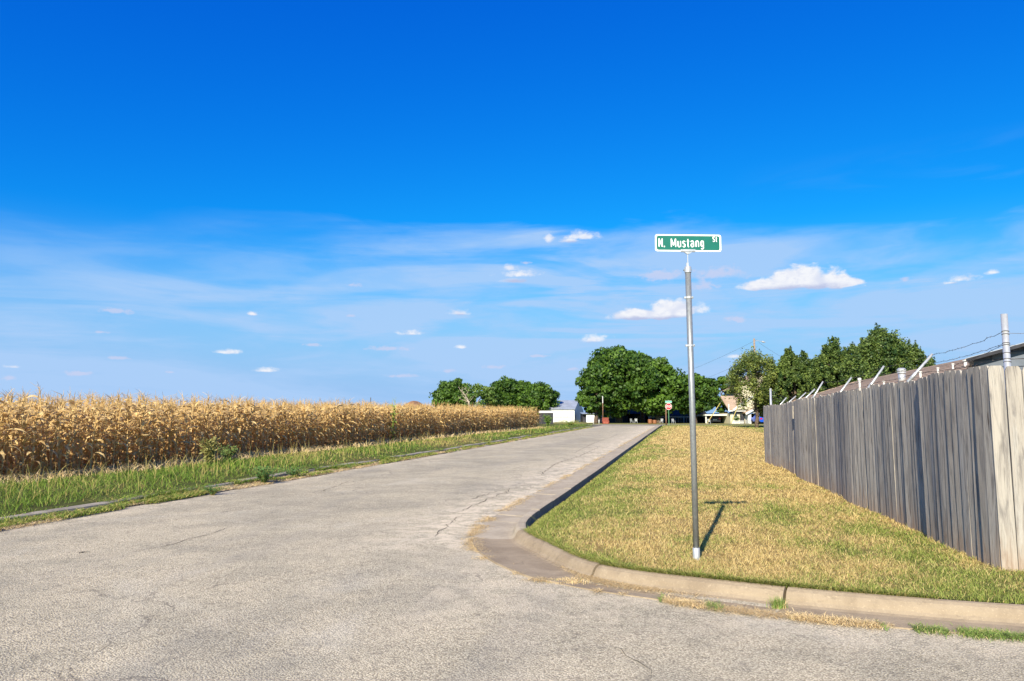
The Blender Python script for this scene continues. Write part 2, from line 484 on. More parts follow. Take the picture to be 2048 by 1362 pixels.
    M['weed_leaf'] = grassmat('weed_leaf', (0.30, 0.26, 0.08), (0.38, 0.30, 0.12), (0.045, 0.12, 0.03), (0.10, 0.20, 0.05), 0.2)
    M['straw'] = grassmat('dry_straw', (0.52, 0.37, 0.18), (0.70, 0.55, 0.32), (0.12, 0.20, 0.04), (0.22, 0.30, 0.07), 0.15)
    M['far_ground'] = plain('far_ground', (0.20, 0.19, 0.07), 1.0, 0, 0.2, 0.3, 0.05)
    M['corn_soil'] = plain('field_soil', (0.11, 0.06, 0.035), 1.0, 0, 0.3, 3, 0.05)
    # maize
    m = Mat('dry_maize', 0.6, 0, 0.3)
    r = m.attr('rnd'); hh = m.attr('hgt')
    info = m.node('ShaderNodeObjectInfo').outputs['Random']
    c = m.mix(r, (0.56, 0.36, 0.135), (0.90, 0.67, 0.31))
    c = m.mix(m.step(hh, 0.85, 0.1), c, m.mix(r, (0.33, 0.18, 0.08), (0.74, 0.50, 0.24)))  # shade low in the stand is put into the colour by height
    c = m.mix(m.math('MULTIPLY', info, 0.3), c, (0.62, 0.44, 0.17))
    c = m.mix(m.math('MULTIPLY', m.step(m.noise(m.coord('Object'), 14, 4, 0.6), 0.5, 0.75), 0.35), c, (0.22, 0.13, 0.06))
    m.color(c); m.translucent(c, 0.35)
    M['maize'] = m.m
    m = Mat('green_maize', 0.6, 0, 0.3); r = m.attr('rnd'); c = m.mix(r, (0.16, 0.26, 0.04), (0.40, 0.42, 0.10)); m.color(c); m.translucent(c, 0.25); M['maize_green'] = m.m
    # weathered fence wood
    m = Mat('weathered_wood', 0.85, 0, 0.2)
    oi = m.node('ShaderNodeObjectInfo'); rnd = oi.outputs['Random']
    tcn = m.node('ShaderNodeTexCoord').outputs['Object']
    off = m.node('ShaderNodeVectorMath', operation='ADD'); cmb = m.node('ShaderNodeCombineXYZ')
    m.l.new(m.math('MULTIPLY', rnd, 37.0), cmb.inputs[0]); m.l.new(m.math('MULTIPLY', rnd, 11.0), cmb.inputs[2])
    m.l.new(tcn, off.inputs[0]); m.l.new(cmb.outputs[0], off.inputs[1])
    mp = m.node('ShaderNodeMapping'); m.l.new(off.outputs[0], mp.inputs[0]); mp.inputs['Scale'].default_value = (1, 1, 0.06)
    mp2 = m.node('ShaderNodeMapping'); m.l.new(off.outputs[0], mp2.inputs[0]); mp2.inputs['Scale'].default_value = (1, 1, 0.22)
    gr = m.noise(mp.outputs[0], 95, 6, 0.65, 0.6); streak = m.noise(mp2.outputs[0], 16, 5, 0.65, 1.0)
    base = m.mix(rnd, (0.30, 0.27, 0.235), (0.39, 0.355, 0.31))
    base = m.mix(m.step(streak, 0.42, 0.70), base, (0.17, 0.155, 0.145))
    base = m.mix(m.math('MULTIPLY', m.step(m.noise(mp2.outputs[0], 9, 4, 0.6, 0.6), 0.55, 0.7), 0.5), base, (0.42, 0.40, 0.37))
    base = m.mix(m.math('MULTIPLY', m.step(gr, 0.50, 0.68), 0.55), base, (0.10, 0.09, 0.08))
    kn = m.voro(mp2.outputs[0], 9.0)
    base = m.mix(m.step(kn, 0.10, 0.05), base, (0.07, 0.055, 0.045))
    sz = m.node('ShaderNodeSeparateXYZ'); m.l.new(tcn, sz.inputs[0])
    foot = m.math('MULTIPLY', m.step(m.math('ADD', sz.outputs[2], m.math('MULTIPLY', streak, -0.5)), 0.0, -0.30), 0.35)
    base = m.mix(foot, base, (0.40, 0.22, 0.10))
    m.color(base); m.bump(gr, 0.7, 0.006)
    M['wood'] = m.m
    M['wood_post'] = plain('brown_post_wood', (0.20, 0.11, 0.07), 0.9, 0, 0.25, 8)
    M['pole_wood'] = plain('pole_wood', (0.26, 0.20, 0.16), 0.9, 0, 0.25, 8)
    # galvanised steel
    def galv(nm, c, rough, var):
        m = Mat(nm, rough, 0.45, 0.5)
        v = m.voro(m.coord('Object', (1, 1, 0.6)), 70, out='Color'); s2 = m.node('ShaderNodeSeparateColor'); m.l.new(v, s2.inputs[0])
        n2 = m.noise(m.coord('Object', (1, 1, 0.25)), 9, 5, 0.65)
        cc = m.mix(s2.outputs[0], tuple(x * (1 - var) for x in c), c)
        cc = m.mix(m.math('MULTIPLY', m.step(n2, 0.5, 0.75), 0.4), cc, tuple(x * 0.55 for x in c))
        m.color(cc); m.set(m.b.inputs['Roughness'], m.step(n2, 0.3, 0.7, rough - 0.08, rough + 0.1)); return m.m
    M['galv'] = galv('galvanised_steel', (0.27, 0.285, 0.29), 0.42, 0.2)
    M['galv_bright'] = galv('bright_galvanised_steel', (0.52, 0.53, 0.54), 0.38, 0.15)
    M['rust'] = plain('dull_wire', (0.13, 0.11, 0.10), 0.6, 0.6, 0.2, 20)
    M['sign_white'] = plain('sign_white', (0.80, 0.80, 0.78), 0.4, 0, 0.03, 6, 0.5)
    M['sign_green'] = plain('sign_green', (0.0, 0.12, 0.085), 0.4, 0, 0.05, 9, 0.5)
    M['sign_red'] = plain('sign_red', (0.60, 0.02, 0.03), 0.45, 0, 0.05, 9, 0.5)
    M['sign_teal'] = plain('sign_teal', (0.05, 0.42, 0.30), 0.45, 0, 0.05, 9, 0.5)
    M['green_post'] = plain('green_painted_post', (0.12, 0.30, 0.17), 0.5, 0.2, 0.1, 9)
    M['white_paint'] = plain('white_paint', (0.60, 0.59, 0.56), 0.6, 0, 0.08, 3)
    M['white_metal'] = plain('white_metal_siding', (0.80, 0.81, 0.83), 0.5, 0, 0.04, 1)
    M['grey_metal'] = plain('grey_metal_roofing', (0.33, 0.36, 0.41), 0.45, 0.2, 0.08, 1)
    M['grey_siding'] = plain('grey_siding', (0.34, 0.35, 0.36), 0.8, 0, 0.08, 2)
    M['shaded_siding'] = plain('shaded_grey_siding', (0.13, 0.15, 0.185), 0.8, 0, 0.1, 2)  # grey siding darkened and blued, wall shade mixed into its colour
    M['dark'] = plain('dark_paint', (0.035, 0.035, 0.045), 0.6, 0, 0.3, 3)
    M['shade_wall'] = plain('shaded_wall', (0.04, 0.045, 0.06), 0.8, 0, 0.2, 1)  # shade of the tree crowns is put into this wall colour
    M['navy_roof'] = plain('navy_metal_roof', (0.025, 0.028, 0.035), 0.95, 0.0, 0.2, 1)
    M['cream'] = plain('cream_siding', (0.55, 0.50, 0.36), 0.7, 0, 0.05, 1)
    M['door_grey'] = plain('grey_door_paint', (0.13, 0.145, 0.16), 0.6, 0, 0.1, 3)
    M['yellow'] = plain('yellow_plastic', (0.50, 0.40, 0.12), 0.5, 0, 0.06, 6)
    M['orange'] = plain('orange_plastic', (0.25, 0.10, 0.04), 0.6, 0, 0.12, 5)
    M['red_box'] = plain('faded_red_paint', (0.30, 0.075, 0.05), 0.7, 0, 0.12, 5)
    M['bark'] = plain('tree_bark', (0.12, 0.085, 0.06), 0.95, 0, 0.3, 6)
    M['bark_dead'] = plain('dead_wood', (0.46, 0.38, 0.31), 0.9, 0, 0.15, 6)
    M['car_blue'] = plain('blue_car_paint', (0.01, 0.09, 0.55), 0.25, 0.2, 0.05, 2, 0.6)
    M['car_dark'] = plain('dark_car_paint', (0.03, 0.03, 0.04), 0.25, 0.3, 0.05, 2, 0.6)
    M['glass'] = plain('dark_glass', (0.02, 0.025, 0.03), 0.08, 0, 0.05, 2, 0.8)
    M['tyre'] = plain('tyre_rubber', (0.02, 0.02, 0.02), 0.85, 0, 0.1, 5)
    M['light_red'] = plain('tail_light_red', (0.45, 0.01, 0.01), 0.3, 0, 0.05, 5, 0.6)
    M['garage_dark'] = plain('garage_interior', (0.04, 0.035, 0.03), 0.9, 0, 0.2, 2)
    M['gravel'] = plain('loose_gravel', (0.46, 0.42, 0.35), 0.95, 0, 0.35, 25)
    M['mound'] = plain('red_brown_soil', (0.30, 0.16, 0.085), 1.0, 0, 0.2, 0.3)
    # brown shingles
    m = Mat('brown_shingles', 0.9, 0, 0.2)
    oc = m.coord('Object'); n1 = m.noise(oc, 1.2, 5, 0.6); n2 = m.noise(m.coord('Object', (1, 4, 4)), 7, 4, 0.6)
    c = m.mix(m.step(n1, 0.3, 0.7), (0.36, 0.26, 0.18), (0.45, 0.335, 0.245))
    c = m.mix(m.math('MULTIPLY', m.step(n2, 0.45, 0.65), 0.5), c, (0.22, 0.155, 0.11)); m.color(c)
    M['shingle'] = m.m
    def leafmat(nm, c1, c2, tr):
        m = Mat(nm, 0.55, 0, 0.35)
        c = m.mix(m.attr('rnd'), c1, c2); m.color(c); m.translucent(c, tr); return m.m
    M['leaf_pecan'] = leafmat('broad_leaf_green', (0.018, 0.055, 0.007), (0.11, 0.20, 0.022), 0.28)
    M['leaf_bright'] = leafmat('yellow_green_leaf', (0.06, 0.13, 0.02), (0.18, 0.25, 0.05), 0.3)
    M['leaf_oak'] = leafmat('oak_leaf_green', (0.022, 0.058, 0.014), (0.17, 0.235, 0.05), 0.25)
    M['leaf_olive'] = leafmat('olive_leaf_green', (0.045, 0.08, 0.015), (0.25, 0.29, 0.065), 0.25)
    return M
M = make_materials()

# ------------------------------------------------------------------ ground sheets
def sheet(name, S, T, zoff, mat, attrf=None, kind='structure', skirt=0):
    """S: 1D or 2D array across, T: along; both 2D after broadcasting"""
    S = np.asarray(S, float); T = np.asarray(T, float)
    x = S * UY + T * UX; y = -S * UX + T * UY
    z = zt(y) + zoff
    V = np.stack([x, y, z], -1)
    n, m_ = S.shape
    idx = np.arange(n * m_).reshape(n, m_)
    Fc = np.stack([idx[:-1, :-1], idx[1:, :-1], idx[1:, 1:], idx[:-1, 1:]], -1).reshape(-1, 4)
    at = {k: f(S, T).ravel() for k, f in (attrf or {}).items()}
    me = np_mesh(name, V.reshape(-1, 3), Fc, mat, at)
    o = link(name, me)
    return tag(o, kind=kind)

# base ground out to the horizon
gs = np.concatenate([-np.geomspace(3000, 60, 14), np.linspace(-50, 60, 12), np.geomspace(70, 3000, 14)])
gt = np.concatenate([[-400, -100], np.linspace(-40, 200, 49), np.geomspace(230, 4000, 14)])
SS, TT = np.meshgrid(gs, gt, indexing='ij')
sheet('ground', SS, TT, -0.03, M['far_ground'])
# road: the side road and the street it meets, one surface
ts = np.concatenate([np.linspace(-12, 20, 90), np.geomspace(20.5, 92, 70)])
ss = np.linspace(-9.05, -2.2, 50)
def road_edge(s, t):
    return s
SS, TT = np.meshgrid(ss, ts, indexing='ij')
wob = (fbm(TT * 0.7, TT * 0 + 3, 5) - 0.5) * 0.35
SS2 = np.where(SS < -8.9, SS + wob, SS)
def grit(S, T):
    # old crust breaking up beside the right gutter, from the corner on
    d = S - (-2.7)
    a = sstep(d, -1.9 - 0.012 * T, -0.1) * sstep(T, 7.0, 10.0)
    b = 0.5 * sstep(S, -8.3, -8.9) * sstep(T, 5, 9)
    return np.clip(np.maximum(a, b), 0, 1)
road = sheet('road', SS2, TT, 0.0, M['road'], {'grit': grit})
sc2 = np.concatenate([np.linspace(-2.2, 5, 40), np.geomspace(5.5, 80, 16)])
TT = -12 + (np.interp(sc2, [-2.2, -2.0, -1.8, -1.5, -1.1, -0.8, 0, 1, 3, 80], [9.9, 9.4, 8.8, 8.3, 7.7, 7.35, 7.0, 6.7, 6.5, 6.4])[:, None] + 12) * np.linspace(0, 1, 50)[None, :]
SS = np.repeat(sc2[:, None], 50, 1)
sheet('road', SS, TT, 0.0, M['road'], {'grit': lambda S, T: 0.35 * sstep(T, 4.8, 6.3) * np.ones_like(S)})
# far cross street
SS, TT = np.meshgrid(np.linspace(-120, 160, 40), np.linspace(90.5, 99.5, 4), indexing='ij')
sheet('cross_street', SS, TT, 0.008, M['old_concrete'])

# ------------------------------------------------------------------ kerb and gutter round the corner (back of kerb, foot of kerb face, outer edge of gutter)
BACK = [(-2.08, 91), (-2.08, 60), (-2.08, 40), (-2.08, 28), (-2.08, 19.4), (-2.09, 14.5), (-2.11, 11.7), (-2.10, 10.5), (-2.01, 9.75), (-1.80, 9.1), (-1.43, 8.47), (-1.09, 7.88),
        (-0.80, 7.52), (-0.39, 7.27), (0.15, 7.10), (0.58, 6.98), (0.94, 6.88), (1.69, 6.75), (2.63, 6.66), (4.5, 6.6), (12, 6.6), (40, 6.6)]
GUT = [(-2.74, 91), (-2.74, 60), (-2.74, 40), (-2.74, 28), (-2.76, 19.4), (-2.82, 14.5), (-2.82, 11.9), (-2.80, 10.75), (-2.68, 9.8), (-2.49, 8.9), (-2.07, 8.02), (-1.52, 7.30),
       (-1.17, 7.06), (-0.76, 6.84), (-0.10, 6.60), (0.35, 6.45), (0.75, 6.33), (1.55, 6.18), (2.45, 6.10), (4.4, 6.05), (12, 6.05), (40, 6.05)]
def curve(pts, n):
    """resample a polyline smoothly (Catmull-Rom), n samples per span"""
    out = []
    p = [np.array(a, float) for a in pts]
    p = [2 * p[0] - p[1]] + p + [2 * p[-1] - p[-2]]
    for i in range(1, len(p) - 2):
        k = max(2, n)
        for j in range(k):
            u = j / k
            a, b, c, d = p[i - 1], p[i], p[i + 1], p[i + 2]
            if i <= 5 or i >= len(p) - 5:
                q = b * (1 - u) + c * u
            else:
                q = 0.5 * ((2 * b) + (-a + c) * u + (2 * a - 5 * b + 4 * c - d) * u * u + (-a + 3 * b - 3 * c + d) * u ** 3)
            out.append(q)
    out.append(p[-2])
    return np.array(out)
KN = 8
kb, kg = curve(BACK, KN), curve(GUT, KN)
def tmin_of_s(s):
    i = np.argsort(kb[60:, 0]); a = kb[60:][i]
    return np.interp(s, a[:, 0], a[:, 1])
nk = len(kb)
arc = np.concatenate([[0], np.cumsum(np.linalg.norm(np.diff(kb, axis=0), axis=1))])
i_corner = int(np.argmin(np.linalg.norm(kb - np.array([-1.78, 9.1]), axis=1)))
# "roll": 0 on the straight side (kerb sunk under the sod, hollow behind), 1 where the rolled kerb shows
roll = np.clip((np.arange(nk) - (i_corner - 8)) / 10.0, 0, 1); roll = roll * roll * (3 - 2 * roll)
prof_rows = []
for i in range(nk):
    b, g = kb[i], kg[i]
    d = (g - b); L = np.linalg.norm(d); d = d / L
    r = roll[i]
    pts = []
    # rolled kerb profile: (distance from back, height)
    A_ = [(0.00, -0.10), (0.00, 0.105), (0.035, 0.122), (0.075, 0.118), (0.112, 0.100), (0.138, 0.070), (0.158, 0.036), (0.185, 0.014), (0.23, 0.004), (L * 0.75, 0.005), (L, 0.014), (L + 0.01, -0.05)]
    B_ = [(0.00, -0.10), (0.00, 0.125), (0.025, 0.132), (0.10, 0.132), (0.135, 0.12), (0.155, 0.09), (0.168, 0.045), (0.185, 0.016), (0.23, 0.008), (L * 0.7, 0.007), (L, 0.014), (L + 0.01, -0.05)]
    for (a0, z0), (a1, z1) in zip(B_, A_):
        dd = a0 * (1 - r) + a1 * r; zz = z0 * (1 - r) + z1 * r
        q = b + d * dd
        x, y = W(q[0], q[1])
        pts.append((x, y, float(zt(y)) + zz))
    prof_rows.append(pts)
kerb = empty('kerb'); tag(kerb, kind='structure')
# joints: at the corner and every few metres
joint_st = [np.array(ST(*G(1045, 1065, .1))), np.array(ST(*G(1192, 1140, .08))), np.array(ST(*G(1575, 1190, .08)))]
joints = sorted(set([int(np.argmin(np.linalg.norm(kb - q, axis=1))) for q in joint_st] + [i for i in range(0, i_corner - 10, 5)] + [nk - 1] + [nk - 9, nk - 18]))
joints = sorted(set([0] + joints))
for a, b in zip(joints[:-1], joints[1:]):
    if b <= a: continue
    rows = [list(map(np.array, prof_rows[i])) for i in range(a, b + 1)]
    gap = 0.012
    for e, o_ in ((0, 1), (-1, -2)):
        for j in range(len(rows[0])):
            dv = rows[o_][j] - rows[e][j]; l = np.linalg.norm(dv)
            rows[e][j] = rows[e][j] + dv / max(l, 1e-6) * gap
    sag = random.uniform(-0.006, 0.006)
    V = [tuple(q + np.array((0, 0, sag))) for r_ in rows for q in r_]
    m_ = len(rows[0]); n_ = len(rows)
    fs = [(i * m_ + j, i * m_ + j + 1, (i + 1) * m_ + j + 1, (i + 1) * m_ + j) for i in range(n_ - 1) for j in range(m_ - 1)]
    fs += [tuple(range(m_)), tuple((n_ - 1) * m_ + j for j in range(m_ - 1, -1, -1))]
    MB().add(V, fs).build('kerb_slab', M['kerb_concrete'] if roll[(a + b) // 2] > 0.5 else M['gutter_concrete'], kerb)
# bed under the kerb (shows dark in the joints)
rows = [prof_rows[i] for i in range(nk)]
V = []; 
for i in range(nk):
    b, g = kb[i], kg[i]
    d = (g - b) / np.linalg.norm(g - b)
    for dd in (-0.16, 0.10, np.linalg.norm(g - b) - 0.02):
        q = b + d * dd; x, y = W(*q); V.append((x, y, float(zt(y)) - 0.010))
fs = [(i * 3 + j, i * 3 + j + 1, i * 3 + j + 4, i * 3 + j + 3) for i in range(nk - 1) for j in range(2)]
MB().add(V, fs).build('bedding_soil', M['soil'], kerb)

# ------------------------------------------------------------------ lawn sheet
def green_f(S, T):
    """how green the turf is: greener by the kerb and the near corner, straw in the middle"""
    n = fbm(S * 0.9 + 5, T * 0.7, 3, 5)
    n2 = fbm(S * 0.35, T * 0.22, 9, 3)
    n3 = fbm(S * 3.5, T * 2.2, 31, 3) + 0.10 * np.sin(S * 2 * np.pi / 1.1 + 0.6 * np.sin(T * .3))
    kedge = np.minimum(S + 2.0, np.clip(T - tmin_of_s(S), 0, 50) * 1.0)
    g = 0.28 + 0.55 * (n - 0.5) * 1.7 + 0.6 * (n2 - 0.5) + 0.5 * (n3 - 0.5)
    g = g + 0.42 * np.exp(-np.clip(kedge, 0, 20) / 0.3) + 0.22 * np.exp(-np.clip(S + 1.9, 0, 20) / 1.1)
    g = g + 0.16 * sstep(T, 12, 8)
    g = g - 0.22 * sstep(T, 13, 20) * sstep(T, 90, 60) * sstep(S, -1.2, 0.3)
    g = g + 0.5 * sstep(S, 4.5, 7.0) * sstep(T, 30, 45)
    g = g + 0.5 * sstep(T, 78, 88)
    return np.clip(g, 0, 1)
sc = np.concatenate([np.linspace(-2.0, 3.2, 50), np.geomspace(3.3, 70, 26)])
wv_ = np.linspace(0, 1, 120) ** 2.2
SS = np.repeat(sc[:, None], len(wv_), 1)
tm = tmin_of_s(sc)
TT = tm[:, None] + 0.02 + (90.4 - tm[:, None]) * wv_[None, :]
def lawn_z(S, T):
    return 0.112 - 0.095 * sstep(T, 9.3, 10.0) * sstep(S, -1.1, -1.9) + 0.015 * (fbm(S * 1.3, T * 1.3, 12, 3) - 0.5) * 2 * sstep(T - tmin_of_s(S), 0.2, 1.5)
x_, y_ = SS * UY + TT * UX, -SS * UX + TT * UY
lawn = sheet('lawn', SS, TT, lawn_z(SS, TT), M['lawn_ground'], {'green': green_f})
# soil edge of the sod: hollow under the turf on the straight side, plain elsewhere
V = []; fs = []
k_end = nk - 1
for i in range(nk):
    b, g = kb[i], kg[i]; d = (g - b) / np.linalg.norm(g - b)
    r = roll[i]
    over = 0.02 + 0.025 * float(fbm(np.array([arc[i] * 2.3]), np.array([0.5]), 4)[0])
    dn = 0.085 * (1 - r)
    for dd, zz in ((-0.35, 0.10 - dn), (-0.05 - over * (1 - r), 0.104 - dn), (-0.045, 0.085 - dn), (-0.03, 0.05 - dn), (-0.005, 0.02 - dn)):
        q = b + d * dd; x, y = W(*q); V.append((x, y, float(zt(y)) + zz))
fs = [(i * 5 + j, i * 5 + j + 1, i * 5 + j + 6, i * 5 + j + 5) for i in range(nk - 1) for j in range(4)]
o = MB().add(V, fs).build('sod_edge', M['soil'], lawn)

# ------------------------------------------------------------------ blades of grass
def blades(name, pts, z, length, width, green, mat, lean=0.6, seg=1, label=None, leandir=None):
    """pts (n,2) world xy; each blade a bent strip of seg quads ending in a point"""
    n = len(pts)
    a = rng.uniform(0, 2 * np.pi, n)
    la = rng.uniform(0, 2 * np.pi, n) if leandir is None else leandir + rng.normal(0, 0.8, n)
    ln = np.abs(rng.normal(lean, 0.3, n))
    wx, wy = np.cos(a) * width / 2, np.sin(a) * width / 2
    dx, dy = np.cos(la), np.sin(la)
    rows = []
    base = np.stack([pts[:, 0], pts[:, 1], z], -1)
    for k in range(seg + 1):
        u = k / (seg + 1)
        off = np.stack([dx * length * ln * u * u, dy * length * ln * u * u, length * u * np.clip(1 - 0.25 * ln * u, 0.2, 1)], -1)
        w = (1 - u * 0.6)
        side = np.stack([wx * w, wy * w, np.zeros(n)], -1)
        rows += [base + off - side, base + off + side]
    tip = base + np.stack([dx * length * ln, dy * length * ln, length * np.clip(1 - 0.35 * ln, 0.15, 1)], -1)
    V = np.stack(rows + [tip], 1)                # n, 2(seg+1)+1, 3
    nv = V.shape[1]
    tri = []
    for k in range(seg):
        tri += [(2 * k, 2 * k + 1, 2 * k + 3), (2 * k, 2 * k + 3, 2 * k + 2)]
    tri.append((2 * seg, 2 * seg + 1, nv - 1))
    tri = np.array(tri)
    Fc = (np.arange(n)[:, None, None] * nv + tri[None]).reshape(-1, 3)
    r = np.repeat(rng.uniform(0, 1, n), nv)
    me = np_mesh(name, V.reshape(-1, 3), Fc, mat, {'rnd': r, 'green': np.repeat(green, nv)})
    o = link(name, me)
    return o

def polar_points(n, a0, a1, r0, r1):
    a = rng.uniform(R(a0), R(a1), n)
    r = np.exp(rng.uniform(math.log(r0), math.log(r1), n))
    return r * np.sin(a), r * np.cos(a), r
x, y, r = polar_points(620000, -3, 42, 6.2, 95)
S, T = ST(x, y)
edge_over = 0.02 * rng.uniform(-1, 1, len(S))
ok = (S > np.where(T > 9.6, -1.99 + 0.07 * fbm(T * 2.2, T * 0, 77, 3), -2.0) + edge_over) & (T > tmin_of_s(S) - 0.01 + edge_over) & (T < 90) & ~((T > 8.15) & (T < 23.4) & (S > 2.95)) & (S < 60)
ok &= rng.uniform(0, 1, len(S)) < 0.55 + 0.45 * sstep(fbm(S * 2.2, T * 2.2, 44, 3), 0.35, 0.6)
x, y, r, S, T = x[ok], y[ok], r[ok], S[ok], T[ok]
g = green_f(S, T)
g = np.where(rng.uniform(0, 1, len(g)) < 0.25, rng.uniform(0, 1, len(g)) * g * 1.6, g)
g = np.clip(g + rng.normal(0, 0.18, len(g)), 0, 1)
kd = np.minimum(S + 1.95, T - tmin_of_s(S))
ln = rng.uniform(0.022, 0.06, len(S)) * np.where(rng.uniform(0, 1, len(S)) < 0.04, 2.0, 1) * (0.7 + 0.7 * fbm(S * 4, T * 4, 91, 2)) * (1 + 0.4 * np.exp(-np.clip(kd, 0, 9) / 0.15)) * np.clip((r / 12) ** 0.25, 1, 1.6)
wd = 0.006 * np.clip(r / 7.5, 1, 9)
o = blades('lawn_grass', np.stack([x, y], -1), zt(y) + lawn_z(S, T) - 0.004, ln, wd, g, M['lawn_blade'], 0.9, 1)
tag(o, 'short mown grass, half straw and half green, between the kerb and the wooden fence', 'grass', kind='stuff')

# thatch of the ragged sod edge over the kerb
n = 26000
ii = rng.integers(10, nk - 30, n); u = rng.uniform(0, 1, n)
q = kb[ii] * (1 - u[:, None]) + kb[np.minimum(ii + 1, nk - 1)] * u[:, None]
gd = (kg[ii] - kb[ii]); gd /= np.linalg.norm(gd, axis=1)[:, None]
q = q - gd * rng.uniform(-0.03, 0.06, n)[:, None]
stl = roll[ii] < 0.5
q = q - gd * np.where(stl, 0.10, 0)[:, None]
x, y = W(q[:, 0], q[:, 1])
rr = np.hypot(x, y)
dirx, diry = gd[:, 0] * UY + gd[:, 1] * UX, -gd[:, 0] * UX + gd[:, 1] * UY
o = blades('sod_fringe', np.stack([x, y], -1), zt(y) + 0.10 - np.where(stl, 0.085, 0), rng.uniform(0.03, 0.085, n) * np.where(stl, .55, 1), 0.007 * np.clip(rr / 8, 1, 6), np.clip(rng.normal(0.75, 0.25, n), 0, 1), M['lawn_blade'], 0.9, 1, leandir=np.arctan2(diry, dirx))
tag(o, 'ragged green grass edge hanging over the back of the kerb', 'grass', kind='stuff')

# ------------------------------------------------------------------ left side: gutter, kerb, verge
left = empty('left_kerb'); tag(left, kind='structure')
def lk(t): return -9.5 + 0.10 * math.sin(t * 0.21 + 1) * math.exp(-t / 60) - 0.0 + 0.05 * math.sin(t * 1.3)
t0 = -3.0
for i in range(32):
    L = 3.0
    sag = random.uniform(-0.03, 0.012); ysk = random.uniform(-.03, .03); rows = []
    for k in range(7):
        t = t0 + 0.012 + (L - 0.024) * k / 6
        s = lk(t) + ysk * (k - 3) / 3
        pr = [(-0.17, -0.05), (-0.17, 0.085), (-0.14, 0.105), (-0.04, 0.10), (0.0, 0.085), (0.02, 0.02), (0.05, 0.006), (0.42, 0.012), (0.44, -0.05)]
        rows.append([P(s + a, t, z + sag + 0.004) for a, z in pr])
    m_ = len(pr)
    V = [v for r_ in rows for v in r_]
    fs = [(a * m_ + j, (a + 1) * m_ + j, (a + 1) * m_ + j + 1, a * m_ + j + 1) for a in range(6) for j in range(m_ - 1)]
    fs += [tuple(range(m_ - 1, -1, -1)), tuple(6 * m_ + j for j in range(m_))]
    MB().add(V, fs).build('kerb_slab', M['old_concrete'], left)
    t0 += L
SS, TT = np.meshgrid(np.linspace(-70, -9.62, 40), np.concatenate([np.linspace(-6, 30, 60), np.linspace(31, 90.4, 40)]), indexing='ij')
def verge_green(S, T):
    n = fbm(S * 0.8, T * 0.5, 21, 4); n2 = fbm(S * 0.25, T * 0.18, 24, 3)
    return np.clip(0.86 + 1.1 * (n - 0.5) + 0.8 * (n2 - 0.5) - 0.25 * sstep(T, 14, 22) * sstep(T, 60, 30), 0, 1)
def verge_z(S, T):
    return 0.085 + 0.10 * sstep(-S, 9.7, 12.0) + 0.05 * (fbm(S * 0.8, T * 0.6, 61, 3) - 0.5)
sheet('verge', SS, TT, verge_z(SS, TT), M['verge_ground'], {'green': verge_green})
SS, TT = np.meshgrid(np.linspace(-68, -13.9, 20), np.linspace(-6, 67, 30), indexing='ij')
sheet('field_soil', SS, TT, 0.2, M['corn_soil'])

x, y, r = polar_points(260000, -62, 14, 7.5, 92)
S, T = ST(x, y)
ok = (S < -9.62 + 0.12 * (fbm(T * 1.2, T * 0, 8) - 0.3)) & (S > -13.75) & (T < 90)
ok &= ~((S > -9.9) & (fbm(T * 0.9, S * 2, 14, 3) < 0.44))
x, y, r, S, T = x[ok], y[ok], r[ok], S[ok], T[ok]
cl = fbm(S * 1.8, T * 1.6, 51, 3)
ln = (0.08 + 0.34 * np.clip(cl - 0.32, 0, 1)) * rng.uniform(0.5, 1.3, len(S)) * sstep(-S, 9.55, 10.3) + 0.04
ln *= np.where(T > 20, 0.8, 1) * (1 - 0.6 * sstep(-S, 12.0, 13.4))
o = blades('verge_grass', np.stack([x, y], -1), zt(y) + verge_z(S, T) - 0.01, ln, 0.009 * np.clip(r / 12, 1, 5) * rng.uniform(.6, 1.3, len(S)), np.clip(verge_green(S, T) + rng.normal(0, .25, len(S)), 0, 1), M['verge_blade'], 0.85, 2)
tag(o, 'long green and yellow roadside grass in front of the dry maize', 'grass', kind='stuff')
# taller seed stems in the verge
x, y, r = polar_points(9000, -50, 10, 9, 70); S, T = ST(x, y); ok = (S < -10) & (S > -14.2); x, y, S, T, r = x[ok], y[ok], S[ok], T[ok], r[ok]
o = blades('seed_stems', np.stack([x, y], -1), zt(y) + verge_z(S, T), rng.uniform(0.3, 0.6, len(x)), 0.006 * np.clip(r / 12, 1, 4), np.clip(rng.normal(0.15, .2, len(x)), 0, 1), M['verge_blade'], 0.45, 2)
tag(o, 'thin pale seed stems standing above the roadside grass', 'grass', kind='stuff')

# creeping grass in the left gutter
def band(name, n, tfun, srange, trange, lens, greenm, mat, label, lean=1.0, width=0.008, gate=0.5, seed=0, logt=True):
    t = np.exp(rng.uniform(math.log(trange[0]), math.log(trange[1]), n)) if logt else rng.uniform(*trange, n)
    s = tfun(t) + rng.uniform(srange[0], srange[1], n)
    ok = fbm(t * 0.9, s * 3.0, seed, 3) > gate
    s, t = s[ok], t[ok]; x, y = W(s, t); r = np.hypot(x, y)
    o = blades(name, np.stack([x, y], -1), zt(y) + 0.012, rng.uniform(lens[0], lens[1], len(s)), width * np.clip(r / 9, 1, 5), np.clip(rng.normal(greenm, .25, len(s)), 0, 1), mat, lean, 1)
    tag(o, label, 'grass', kind='stuff')
band('gutter_grass', 42000, lambda t: -9.2 + 0 * t, (-0.30, 0.22), (7.5, 80), (0.04, 0.13), 0.55, M['verge_blade'], 'creeping grass and straw filling the gutter on the maize side', 1.2, 0.009, 0.47, 71)
band('kerb_overgrowth', 26000, lambda t: -9.62 + 0 * t, (-0.12, 0.16), (7.5, 80), (0.06, 0.22), 0.7, M['verge_blade'], 'long grass flopping over the broken kerb on the maize side', 1.3, 0.010, 0.56, 171)
